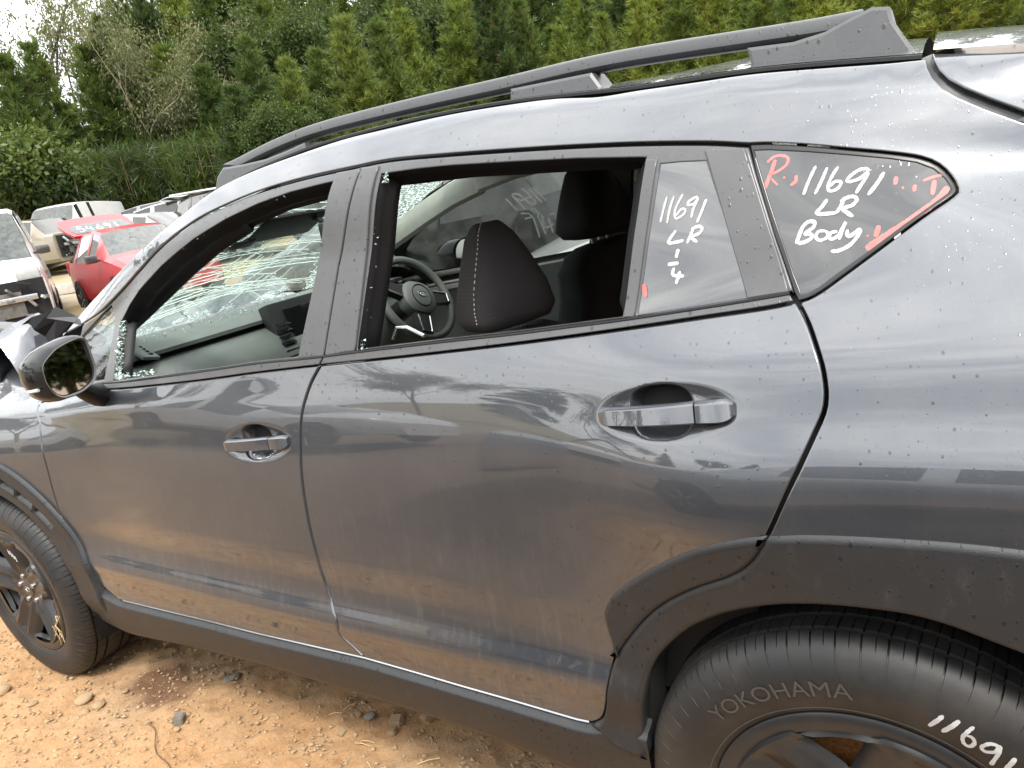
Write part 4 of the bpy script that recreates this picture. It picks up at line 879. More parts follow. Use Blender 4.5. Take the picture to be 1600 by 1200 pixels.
cp(panel('door_card', [(-2.2, .45), (-.25, .45), (-.1, .8), (-.08, 1.14), (-1.0, 1.085), (-2.2, 1.01)], 'dash_plastic', None, off=.10, h=.08, inset=0, lip=0, flange=-.04, mirror=True))
cp(panel('door_card', [(-2.2, .45), (-.25, .45), (-.1, .8), (-.08, 1.125), (-1.0, 1.07), (-2.2, 1.0)], 'dash_dark', None, off=.09, h=.08, inset=0, lip=0, flange=.01))
lw = MB(); lw.tube([(x, 1.8 - .195, 1.163 + .0625 * x - .03) for x in np.linspace(-2.2, -.1, 20)], .022, 8); cp(lw.build('door_capping', 'beige_trim'))
fg = cp(panel('far_door_glass', T['f_open'], 'far_glass', None, off=.03, h=.05, inset=-.004, lip=0, flange=.002, mirror=True))
cp(panel('far_vent_glass', T['f_tri'], 'far_glass', None, off=.03, h=.05, inset=-.004, lip=0, flange=.002, mirror=True))
cp(panel('far_door_glass', T['r_open'], 'privacy_glass', None, off=.03, h=.05, inset=-.004, lip=0, flange=.002, mirror=True))
cp(panel('far_fixed_glass', T['r_fix'], 'privacy_glass', None, off=.03, h=.05, inset=-.004, lip=0, flange=.002, mirror=True))
ribbon('pen_number', [(max(.006, wd), q) for wd, q in PEN['far']], 'paint_pen', fg, far_glass_fn(.036))
tri_marks = [(.007, [(-2.00, 1.150), (-1.985, 1.120)]), (.007, [(-2.02, 1.147), (-2.005, 1.117)]), (.007, [(-2.04, 1.143), (-2.035, 1.118), (-2.02, 1.11), (-2.03, 1.125)]), (.007, [(-2.07, 1.135), (-2.06, 1.105)]), (.007, [(-2.04, 1.09), (-2.03, 1.065), (-2.06, 1.07)])]
ribbon('pen_number', tri_marks, 'paint_pen', fg, far_glass_fn(.036))
# inner pillar trims
def band(name, line, y, r, mat, flat=.45):
    mb = MB(); mb.tube([(x, y(x), z) for x, z in line], r, 10, True, flat); return cp(mb.build(name, mat))
apl = [(-2.16, 1.175), (-2.02, 1.225), (-1.86, 1.285), (-1.70, 1.345), (-1.56, 1.392), (-1.42, 1.425), (-1.25, 1.45), (-1.0, 1.46), (-.7, 1.44), (-.35, 1.40)]
band('pillar_trim', apl[:6], lambda x: 1.8 - .33 + .02 * (x + 1.4), .052, 'beige_trim', .55)
band('cantrail_trim', apl[5:], lambda x: 1.8 - .35, .045, 'headliner', .6)
band('pillar_trim', [(x + .02, z - .012) for x, z in apl[:6]], lambda x: .345 - .02 * (x + 1.4), .034, 'dash_dark', .6)
band('cantrail_trim', apl[5:], lambda x: .36, .034, 'dash_dark', .6)
for yy, s in ((.235, 1), (1.8 - .235, -1)):
    mb = MB(); mb.tube([(-.945, yy + s * .065, 1.43), (-.97, yy + s * .03, 1.28), (-1.0, yy, 1.10), (-1.01, yy - s * .02, .9)], .035, 10, True, .5); cp(mb.build('pillar_trim', 'beige_trim'))
# windscreen: cracked from the crash
def ws(s, t):
    """s 0 base .. 1 top, t -1 near .. 1 far"""
    hw = .62 - .07 * s; c = 1 - t * t
    return ((-2.22 + .77 * s) - (.10 - .03 * s) * c, .9 + hw * t, 1.118 + .388 * s + .02 * c * s + .028 * math.sin(math.pi * s))
def windscreen():
    ns, ntt = 24, 40; V = [ws(i / ns, -1 + 2 * j / ntt) for i in range(ns + 1) for j in range(ntt + 1)]
    F = [(i * (ntt + 1) + j, i * (ntt + 1) + j + 1, (i + 1) * (ntt + 1) + j + 1, (i + 1) * (ntt + 1) + j) for i in range(ns) for j in range(ntt)]
    k = NT('cracked_screen'); t = k.t; t.nodes.remove(k.b)
    tr = k.n('ShaderNodeBsdfTransparent', {'Color': (.78, .89, .83)}); gl = k.n('ShaderNodeBsdfGlossy', {'Roughness': .02}); fr = k.n('ShaderNodeFresnel', {'IOR': 1.5})
    m1 = k.n('ShaderNodeMixShader', {0: fr.outputs[0]}); t.links.new(tr.outputs[0], m1.inputs[1]); t.links.new(gl.outputs[0], m1.inputs[2])
    df = k.n('ShaderNodeBsdfTranslucent', {'Color': (.66, .82, .75)}); df2 = k.n('ShaderNodeBsdfDiffuse', {'Color': (.62, .76, .70)}); ad = k.n('ShaderNodeMixShader', {0: .5}); t.links.new(df.outputs[0], ad.inputs[1]); t.links.new(df2.outputs[0], ad.inputs[2])
    v = k.n('ShaderNodeTexVoronoi', {'Vector': k.obj((1, .6, 1.4)), 'Scale': 70.0}, feature='DISTANCE_TO_EDGE')
    edge = k.math('LESS_THAN', v.outputs['Distance'], .07)
    sx = k.n('ShaderNodeSeparateXYZ'); k.put(sx.inputs[0], k.obj())
    zlow = k.n('ShaderNodeMapRange', {'Value': sx.outputs[2], 'From Min': 1.19, 'From Max': 1.12, 'To Min': 0., 'To Max': .4})
    yfar = k.n('ShaderNodeMapRange', {'Value': sx.outputs[1], 'From Min': 1.14, 'From Max': 1.40, 'To Min': 0., 'To Max': .9})
    mask = k.math('MAXIMUM', zlow.outputs[0], yfar.outputs[0]); nz = k.noise(13, 5, .7)
    msk = k.math('GREATER_THAN', k.math('ADD', mask, k.math('MULTIPLY_ADD', nz, 1.4, -.7)), .38)
    f = k.math('ADD', k.math('MULTIPLY', edge, msk), k.math('MULTIPLY', k.ramp(nz, [(.4, 0.), (.8, 1.)]), .25), clamp=True)
    f = k.math('ADD', f, k.math('MULTIPLY', msk, .08), clamp=True)
    m2 = k.n('ShaderNodeMixShader', {0: f}); t.links.new(m1.outputs[0], m2.inputs[1]); t.links.new(ad.outputs[0], m2.inputs[2]); t.links.new(m2.outputs[0], k.out.inputs[0])
    g = cp(link('windscreen', mesh(V, F), k.m))
    rng = random.Random(5); mb = MB()
    def crack(pts, r=.0013):
        P = []
        for a, b in zip(pts[:-1], pts[1:]):
            for q in np.linspace(0, 1, 7, endpoint=False):
                s, tt_ = a[0] + (b[0] - a[0]) * q, a[1] + (b[1] - a[1]) * q; x, y, z = ws(min(1, max(0, s)), min(1, max(-1, tt_))); P.append((x + .003, y + rng.uniform(-.001, .001), z + rng.uniform(-.0008, .0008)))
        if len(P) > 2: mb.tube(P, r, 4, False)
    for i in range(44):                                   # long bowed cracks sweeping across from the near lower corner
        s0 = .04 + .82 * (i / 44) ** 1.25 + rng.uniform(-.01, .01); t0 = -.98 + rng.uniform(0, .15); t1 = rng.uniform(-.25, .75); n = 8
        crack([(s0 + .10 * math.sin(2.6 * q / n) * (1 - i / 70) - (.02 + .13 * i / 44) * (q / n) + rng.uniform(-.003, .003), t0 + (t1 - t0) * q / n) for q in range(n + 1)], rng.choice((.0009, .0012, .0017)))
    for i in range(80):                                   # short ladders between them
        s0 = rng.uniform(.05, .6); t0 = rng.uniform(-.9, .3); L_ = rng.uniform(.05, .16)
        crack([(s0, t0), (s0 + L_ * .7, t0 + L_ * rng.uniform(.2, .9))], .0010)
    for i in range(12):
        s0 = rng.uniform(.3, .9); t0 = rng.uniform(.1, .6); crack([(s0, t0), (s0 - .06, t0 + .2), (s0 - .2, t0 + .38)], .0011)
    o = mb.build('crack_lines', 'crack_white', None); o.parent = g; o['kind'] = 'stuff'
    st = [[(.66, .02), (.60, .10)], [(.62, -.03), (.57, .03), (.62, .06), (.66, .02)], [(.70, .10), (.73, .17), (.69, .19), (.66, .14), (.70, .10)], [(.58, -.10), (.61, -.02)]]
    def on_ws(a, b): x, y, z = ws(a, b); return (x + .004, y, z)
    ribbon('pen_number', [(.012, q) for q in st], 'paint_pen', g, on_ws)
windscreen()
# dashboard
def dash():
    prof = [(-2.27, 1.112), (-2.18, 1.124), (-2.08, 1.122), (-1.99, 1.108), (-1.955, 1.090), (-1.955, 1.078), (-1.985, 1.070), (-1.985, 1.060), (-1.935, 1.055), (-1.885, 1.025), (-1.855, .975), (-1.85, .90), (-1.90, .80), (-1.98, .66)]
    def shape(y): t = (y - .9) / .68; return .05 * t * t
    parts = {'dash_top': prof[:6], 'dash_slot': prof[5:8], 'dash_panel': prof[7:]}
    mats = {'dash_top': 'dash_plastic', 'dash_slot': 'cavity', 'dash_panel': 'dash_plastic'}
    root = None
    for nm, pr in parts.items():
        rings = []
        for y in np.linspace(.235, 1.565, 40): rings.append([(x + .0 - shape(y) * .6, y, z) for x, z in pr])
        mb = MB(); mb.loft(rings, False); o = mb.build('dashboard' if root is None else nm, mats[nm], None, 50)
        if root is None: root = cp(o)
        else: o.parent = root
    mb = MB(); mb.box((-1.905, .88, .99), (.05, .27, .30), Matrix.Rotation(math.radians(-14), 3, 'Y'), .012); o = mb.build('screen_bezel', 'dash_dark'); o.parent = root
    mb = MB(); mb.box((-1.877, .90, 1.00), (.006, .19, .23), Matrix.Rotation(math.radians(-14), 3, 'Y'), .003); o = mb.build('touch_screen', 'gloss_black'); o.parent = root
    for k in range(6):
        mb = MB(); mb.box((-1.872 + .002 * k, .765, 1.065 - .022 * k), (.02, .055, .004), Matrix.Rotation(math.radians(20), 3, 'Y')); o = mb.build('vent_slat', 'gloss_black'); o.parent = root
    # demister outlet at the near end
    mb = MB(); mb.box((-1.985, .315, 1.096), (.085, .06, .012), Matrix.Rotation(math.radians(28), 3, 'Y') @ Matrix.Rotation(math.radians(-16), 3, 'X'), .004); o = mb.build('vent_surround', 'dash_plastic'); o.parent = root
    for k in range(4):
        mb = MB(); mb.box((-2.008 + .015 * k, .312, 1.110 - .0075 * k), (.008, .036, .006), Matrix.Rotation(math.radians(28), 3, 'Y')); o = mb.build('vent_slot', 'cavity'); o.parent = root
    mb = MB(); rings = []
    for x, hh, ww in ((-2.02, .0, .15), (-1.98, .055, .17), (-1.88, .075, .18), (-1.84, .06, .175)):
        rings.append([(x, 1.30 + ww * math.cos(a), 1.10 + hh * math.sin(a)) for a in np.linspace(0, math.pi, 16)])
    mb.loft(rings, False); o = mb.build('instrument_hood', 'dash_dark'); o.parent = root
    mb = MB(); mb.box((-1.55, .90, .72), (.75, .26, .30), None, .03); cp(mb.build('centre_console', 'dash_dark'))
    mb = MB(); mb.tube([(-1.62, 1.02, .93), (-1.60, 1.03, .97), (-1.57, 1.05, .965), (-1.50, 1.05, .93)], .008, 8); cp(mb.build('console_grip', 'silver_trim'))
dash()
# crumbs of tempered glass lying about
def shards(name, n, fn, size, seed, parent):
    rng = random.Random(seed); mb = MB()
    for _ in range(n):
        c = Vector(fn(rng)); s = size * rng.uniform(.5, 1.3); p = [c + Vector((rng.uniform(-s, s), rng.uniform(-s, s), rng.uniform(-s * .6, s))) for _ in range(4)]
        mb.add(p, [(0, 1, 2), (0, 3, 1), (1, 3, 2), (0, 2, 3)])
    o = mb.build(name, 'shard', None, smooth=False)
    if parent is None: cp(o)
    else: o.parent = parent
    o['kind'] = 'stuff'
fo = T['f_open']
def edge_pt(rng):
    a, b = fo[0], fo[1]
    if rng.random() < .35:
        t = rng.random() ** 2 * .25; x = fo[0][0] + (fo[-1][0] - fo[0][0]) * t; z = fo[0][1] + (fo[-1][1] - fo[0][1]) * t + rng.uniform(0, .012)
        return (x, float(S([x], [z])[0]) + rng.uniform(.005, .03), z)
    t = rng.random(); x = a[0] + (b[0] - a[0]) * t + rng.uniform(0, .016); z = a[1] + (b[1] - a[1]) * t
    return (x, float(S([x], [z])[0]) + rng.uniform(.004, .02), z)
shards('glass_crumbs', 320, edge_pt, .0055, 3, front_door)
def top_pt(rng):
    k = rng.choice((3, 4, 4, 5, 5, 6, 7, 8)); a, b = fo[k], fo[k + 1]; t = rng.random(); x = a[0] + (b[0] - a[0]) * t; z = a[1] + (b[1] - a[1]) * t - rng.uniform(0, .006); return (x, float(S([x], [z])[0]) + rng.uniform(.004, .012), z)
shards('glass_crumbs', 14, top_pt, .004, 4, front_door)
def rop(rng):
    a, b = T['r_open'][0], T['r_open'][-1]; t = rng.choice((0., .0, rng.random(), 1.)); x = a[0] + (b[0] - a[0]) * t + rng.uniform(.003, .018); z = a[1] + (b[1] - a[1]) * t + (rng.uniform(-.02, .0) if t == 0 else rng.uniform(0, .02)); return (x, float(S([x], [z])[0]) + rng.uniform(.004, .014), z)
shards('glass_crumbs', 70, rop, .0035, 6, rear_door)
def on_dash(rng): y = rng.uniform(.28, 1.1); return (rng.uniform(-2.18, -1.97), y, 1.122 + rng.uniform(0, .004))
shards('glass_crumbs', 150, on_dash, .0045, 8, None)
def base_pt(rng): t = -1 + 1.5 * rng.random(); s = .005 + .07 * rng.random() ** 2; x, y, z = ws(s, t); return (x + rng.uniform(.0, .02), y, z)
shards('glass_crumbs', 110, base_pt, .003, 9, None)
# rear-view mirror and camera pod
mb = MB(); mb.box((-1.84, .86, 1.405), (.16, .30, .05), Matrix.Rotation(math.radians(-24), 3, 'Y'), .015); mb.box((-1.90, .70, 1.372), (.05, .10, .05), Matrix.Rotation(math.radians(-24), 3, 'Y'), .012); pod = cp(mb.build('camera_pod', 'dash_dark'))
mb = MB(); mb.tube([(-1.80, .95, 1.40), (-1.74, .95, 1.375)], .010, 8); o = mb.build('mirror_arm', 'dash_dark'); o.parent = pod
mb = MB(); mb.box((-1.725, .98, 1.345), (.035, .25, .065), Matrix.Rotation(math.radians(22), 3, 'Z'), .012); rv = cp(mb.build('rear_view_mirror', 'dash_dark'))
mb = MB(); mb.box((-1.708, .985, 1.345), (.004, .23, .052), Matrix.Rotation(math.radians(22), 3, 'Z'), .0015); o = mb.build('mirror_glass', 'mirror'); o.parent = rv
# steering wheel
def steering():
    c = Vector((-1.695, 1.285, 1.030)); n = Vector((.90, -.02, .43)).normalized(); u = Vector((0, 1, 0)); v = n.cross(u).normalized(); u = v.cross(n).normalized()
    roll = math.radians(-24); uu = u * math.cos(roll) + v * math.sin(roll); vv = -u * math.sin(roll) + v * math.cos(roll)
    vv = vv if vv.z > 0 else -vv
    P = lambda a, b, d=0.: c + uu * a + vv * b + n * d
    mb = MB(); mb.tube([P(.178 * math.cos(a), .178 * math.sin(a) * .97) for a in np.linspace(0, 2 * math.pi, 57)], .0155, 12, False); w_ = cp(mb.build('steering_wheel', 'dash_plastic'))
    MATS_L = 'dash_plastic'
    mb = MB(); rings = []
    for d, s in ((-.03, .9), (.0, 1.0), (.022, .97), (.032, .80), (.036, .45), (.037, .05)):
        rings.append([P(.082 * s * math.copysign(abs(math.cos(a)) ** .8, math.cos(a)), .070 * s * math.copysign(abs(math.sin(a)) ** .8, math.sin(a)) - .005, d) for a in np.linspace(0, 2 * math.pi, 40, endpoint=False)])
    mb.loft(rings, True, True); o = mb.build('airbag_cover', 'dash_plastic'); o.parent = w_
    mb = MB(); mb.tube([P(.047 * math.cos(a), .047 * math.sin(a) - .003, .036) for a in np.linspace(0, 2 * math.pi, 40)], .0022, 6, False); o = mb.build('cover_ring', 'dash_dark'); o.parent = w_
    mb = MB(); mb.tube([P(.021 * math.cos(a), .011 * math.sin(a), .039) for a in np.linspace(0, 2 * math.pi, 32)], .0016, 6, False)
    for (dx, dz, s) in ((-.009, .002, .0045), (-.001, .005, .0026), (.006, .005, .0026), (.012, .001, .0026), (.006, -.004, .0026), (-.002, -.005, .0026)):
        mb.tube([P(dx - s, dz, .0385), P(dx + s, dz, .0385)], .001, 4); mb.tube([P(dx, dz - s, .0385), P(dx, dz + s, .0385)], .001, 4)
    o = mb.build('badge', 'silver_trim'); o.parent = w_
    for a0 in (8, 172, 270):
        a = math.radians(a0); e = (math.cos(a), math.sin(a)); q = (-e[1], e[0]); wd = .030 if a0 != 270 else .036
        pts = [(.06, wd), (.165, wd * .72), (.165, -wd * .72), (.06, -wd)]; A = [P(e[0] * r + q[0] * b, e[1] * r + q[1] * b, .016) for r, b in pts]; B = [P(e[0] * r + q[0] * b, e[1] * r + q[1] * b, -.012) for r, b in pts]
        mb = MB(); mb.loft([A, B], True, True); o = mb.build('spoke', 'dash_dark', None, 25); o.parent = w_
        mb = MB(); loop = [P(e[0] * r + q[0] * b, e[1] * r + q[1] * b, .018) for r, b in ((.085, wd * .82), (.155, wd * .62), (.155, -wd * .62), (.085, -wd * .82))]
        mb.tube(loop[:3] if a0 != 270 else loop, .0035, 6); o = mb.build('spoke_trim', 'silver_trim'); o.parent = w_
    mb = MB(); mb.tube([P(0, 0, -.02), P(0, 0, -.16)], .04, 12); o = mb.build('steering_column', 'dash_dark'); o.parent = w_
steering()
# seats
def pad(rings_spec, c, rz, seg=36, lean=0.):
    """stack of rounded sections: (z, half depth x, half width y, dx)"""
    R = Matrix.Rotation(rz, 3, 'Z'); rings = []
    for z, hx, hy, dx in rings_spec:
        ring = []
        for a in np.linspace(0, 2 * math.pi, seg, endpoint=False):
            ca, sa = math.cos(a), math.sin(a); e = .55; p = Vector((hx * math.copysign(abs(ca) ** e, ca) + dx, hy * math.copysign(abs(sa) ** e, sa), 0)); p = R @ p; ring.append((c[0] + p.x, c[1] + p.y, c[2] + z))
        rings.append(ring)
    mb = MB(); mb.loft(rings, True, True); return mb
def seat(name, cx, cy, zh, rz, mats, hs=1.0, wide=1.0):
    back = [(-.62, .10, .25, -.10), (-.50, .10, .265, -.06), (-.30, .085, .265, -.02), (-.15, .075, .245, .005), (-.06, .065, .215, .015), (-.02, .055, .18, .02), (.0, .03, .13, .02)]
    head = [(.0, .035, .075, .0), (.008, .060, .104, .0), (.035, .074, .119, .0), (.09, .068, .107, .0), (.16, .054, .080, -.008), (.21, .040, .058, -.016), (.235, .028, .038, -.02), (.244, .010, .03, -.018)]
    head = [(z * hs + .018, a * wide, b * wide, d) for z, a, b, d in head]; back = [(z, a, b * (1 + .25 * (wide - 1)) + (.05 * (wide - 1) / .3 if z > -.1 else 0), d) for z, a, b, d in back]
    s = cp(pad(back, (cx, cy, zh), 0).build(name, mats[0], None, 60))
    h = pad(head, (cx + .01, cy, zh), rz).build('headrest', mats[1], None, 60); h.parent = s
    for q in (-.06, .06):
        mb = MB(); mb.tube([(cx + .01, cy + q, zh - .05), (cx + .01, cy + q, zh + .05)], .006, 8); o = mb.build('headrest_post', 'steel'); o.parent = s
    cu = pad([(-.80, .26, .25, 0), (-.74, .27, .26, 0), (-.66, .27, .26, 0), (-.62, .22, .22, 0)], (cx - .26, cy, zh), 0).build('seat_cushion', mats[0], None, 60); cu.parent = s
    return s, h
ns_, nh = seat('front_seat', -.800, .515, 1.048, math.radians(-24), ('cloth_grey', 'cloth_grey'), 1.0)
fs2, fh = seat('front_seat', -.90, 1.31, 1.160, math.radians(-12), ('cloth_black', 'cloth_black'), .98, 1.3)
def stitch(parent, c, rz, side, off):
    R = Matrix.Rotation(rz, 3, 'Z'); zs = [.03, .06, .10, .15, .19, .225, .245]; hx = [.072, .074, .070, .061, .052, .045, .032]; hy = [.116, .117, .108, .088, .070, .057, .040]
    P = []
    for z, a, b in zip(zs, hx, hy): p = R @ Vector((a * off, side * b * .985, 0)); P.append((c[0] + p.x, c[1] + p.y, c[2] + z))
    P = np.array(P); t = np.linspace(0, len(P) - 1, 46); Q = np.stack([np.interp(t, range(len(P)), P[:, k]) for k in range(3)], 1); mb = MB()
    for i in range(0, 45, 2): mb.tube([tuple(Q[i]), tuple(Q[i + 1])], .0011, 4)
    o = mb.build('stitching', 'thread'); o.parent = parent; o['kind'] = 'stuff'
stitch(ns_, (-.790, .515, 1.066), math.radians(-24), -1, .62)
rb = pad([(-.55, .09, .60, -.05), (-.3, .09, .62, 0), (-.02, .07, .60, .05), (.0, .04, .56, .05)], (.12, .9, 1.02), 0).build('rear_seat', 'cloth_black', None, 60); cp(rb)
# cabin rear wall, firewall
mb = MB(); mb.box((.55, .9, .85), (.04, 1.4, 1.0)); mb_o = cp(mb.build('cargo_wall', 'cavity')); mb = MB(); mb.box((-2.32, .9, .75), (.04, 1.3, .7)); cp(mb.build('firewall', 'cavity'))
# far wing mirror
def far_mirror():
    c = (1.8 + .02, 1.13); R = lambda x, s: [(x, c[0] + .105 * s * math.cos(a), c[1] + .075 * s * math.sin(a)) for a in np.linspace(0, 2 * math.pi, 32, endpoint=False)]
    mb = MB(); mb.loft([R(-1.80, .9), R(-1.795, 1.), R(-1.85, 1.02), R(-1.9, .85), R(-1.94, .3)], True, True); h = cp(mb.build('wing_mirror', 'gloss_black'))
    r = R(-1.798, .88); mb = MB(); mb.add([(x - .0 - .12 * (y - c[0]), y, z) for x, y, z in r], [tuple(range(32))]); o = mb.build('mirror_glass', 'mirror', None, smooth=False); o.parent = h
    mb = MB(); mb.tube([(-1.87, 1.74, 1.08), (-1.93, 1.66, 1.04)], .03, 10); o = mb.build('mirror_stem', 'rubber'); o.parent = h
far_mirror()
# crumpled bonnet, thrown up and folded
def bonnet():
    nx, ny = 34, 44; xs = np.linspace(-3.16, -2.36, nx); ys = np.linspace(.22, 1.58, ny); X, Y = np.meshgrid(xs, ys)
    Z = 1.015 + (np.abs(fbm(X * 5.3, Y * 3.6, 3, 77) - .45) * 2 - .25) * .24 + (np.abs(vnoise(X * 15, Y * 11, 3) - .5)) * .05 + .05 * np.clip((-2.45 - X) * 2, 0, 1)
    Z = Z + .13 * np.exp(-((X + 2.70 + .10 * (Y - .5)) / .10) ** 2) - .05 * np.clip((X + 2.46) * 10, 0, 1) - .04 * np.clip((-2.95 - X) * 4, 0, 1)
    edge = np.clip((.34 - Y) / .12, 0, 1); Z = Z - .05 * edge
    n, m = X.shape; idx = np.arange(n * m).reshape(n, m); f = np.stack([idx[:-1, :-1], idx[:-1, 1:], idx[1:, 1:], idx[1:, :-1]], -1).reshape(-1, 4)
    me = mesh(np.stack([X + .05 * (fbm(Y * 5, X * 3, 3, 5) - .45), Y, Z], -1).reshape(-1, 3), f.tolist()); bm = bmesh.new(); bm.from_mesh(me); bmesh.ops.solidify(bm, geom=bm.faces, thickness=.006); bm.to_mesh(me); bm.free()
    o = cp(link('bonnet', auto(me, 24), 'paint', smooth=False)); o['label'] = 'crumpled bonnet folded up in sharp creases'
    mb = MB(); mb.box((-2.9, .9, .62), (.7, 1.25, .5), None, .05); cp(mb.build('engine_bay', 'cavity'))
    # torn inner sheet hanging off the near wing
    rng = random.Random(3); V = []; n = 14
    for i in range(n):
        for j in range(5):
            V.append((-2.44 - i * .060 + rng.uniform(-.02, .02), .30 + .05 * j + .07 * math.sin(i * .9 + j), 1.235 - .050 * j + .035 * math.sin(i * 1.1) - .010 * max(0, i - 6) + rng.uniform(-.015, .015)))
    F = [(i * 5 + j, (i + 1) * 5 + j, (i + 1) * 5 + j + 1, i * 5 + j + 1) for i in range(n - 1) for j in range(4)]
    o = cp(link('torn_liner', mesh(V, F), 'gloss_black', smooth=False))
bonnet()

# ------------------------------------------------------------------ other vehicles in the yard
def car_paint(name, col, metal=0., rough=.3, dust=.16, coat=.8):
    k = NT(name); f = k.noise(3, 5); d = k.ramp(k.noise(9, 7, .7), [(.45, 0.), (.85, 1.)])
    c = k.mix(f, tuple(x * .88 for x in col), tuple(min(1, x * 1.08) for x in col)); c = k.mix(k.math('MULTIPLY', d, dust), c, (.40, .33, .25))
    k.set(Base_Color=c, Metallic=metal, Roughness=rough, Coat_Weight=coat, Coat_Roughness=.08); MATS[name] = k.m
car_paint('white_paint', (.62, .62, .61)); car_paint('red_paint', (.36, .006, .010), dust=.05, coat=.35); car_paint('tan_paint', (.27, .235, .18), .3); car_paint('silver_paint', (.48, .49, .50), .7)
car_paint('black_paint', (.016, .017, .019)); car_paint('grey_paint', (.22, .23, .24), .6)
simple('lamp_lens', (.34, .36, .37), .08, var=.3, nscale=20); simple('lamp_red', (.35, .01, .01), .15); simple('engine_grime', (.10, .095, .09), .7, var=.7, nscale=14, bump=.6, bscale=40); simple('alloy', (.42, .42, .42), .35, metal=.8)
DIG = {'0': [[(.5, 1), (.1, .7), (.1, .25), (.5, 0), (.9, .3), (.9, .75), (.5, 1)]], '1': [[(.5, 1), (.42, 0)]], '4': [[(.3, 1), (.1, .4), (.9, .45)], [(.7, .8), (.6, 0)]], '5': [[(.9, 1), (.3, 1), (.2, .6), (.7, .6), (.8, .2), (.4, 0), (.1, .1)]],
       '6': [[(.8, 1), (.3, .6), (.15, .2), (.5, 0), (.85, .25), (.5, .5), (.2, .3)]], '7': [[(.1, 1), (.9, .95), (.4, 0)]], '8': [[(.8, .85), (.4, 1), (.2, .75), (.75, .35), (.6, .02), (.2, .1), (.25, .4), (.8, .85)]], '9': [[(.85, .8), (.5, 1), (.15, .7), (.5, .5), (.85, .8), (.7, .3), (.5, 0)]],
       'L': [[(.5, 1), (.2, 0), (.9, .05)]], 'R': [[(.3, 1), (.1, 0)], [(.2, .95), (.7, 1), (.85, .75), (.3, .5), (.9, 0)]], '/': [[(.8, 1.1), (.2, -.1)]]}
def penned(txt, h, wd, cx=0., cz=0.):
    out = []; n = len(txt); st = h * .62
    for i, ch in enumerate(txt):
        for s in DIG.get(ch, []): out.append((wd, [(cx + (i - n / 2) * st + a * st * .8, cz + b * h) for a, b in s]))
    return out
def small_wheel(parent, x, y, r, wd, side):
    w_ = bpy.data.objects.new('wheel', None); COL.objects.link(w_); w_.parent = parent; w_.location = (x, y, r)
    s = side
    lathe([(r * .62, 0), (r * .66, -.012 * s), (r * .82, -.022 * s), (r * .95, -.008 * s), (r, .02 * s), (r, wd * s), (r * .6, wd * s)], 40).build('tyre', 'tyre', w_)
    rm = lathe([(.0, .02 * s), (r * .16, .01 * s), (r * .2, .03 * s)], 24).build('rim', 'alloy', w_)
    mb = MB()
    for k in range(5):
        a = 2 * math.pi * k / 5; mb.tube([(r * .12 * math.cos(a), .02 * s, r * .12 * math.sin(a)), (r * .6 * math.cos(a), .012 * s, r * .6 * math.sin(a))], r * .1, 6, True)
    mb.build('spokes', 'alloy', w_); lathe([(.02, .06 * s), (r * .62, .06 * s), (r * .64, .0), (r * .58, .01 * s)], 32).build('rim_barrel', 'cavity', w_)
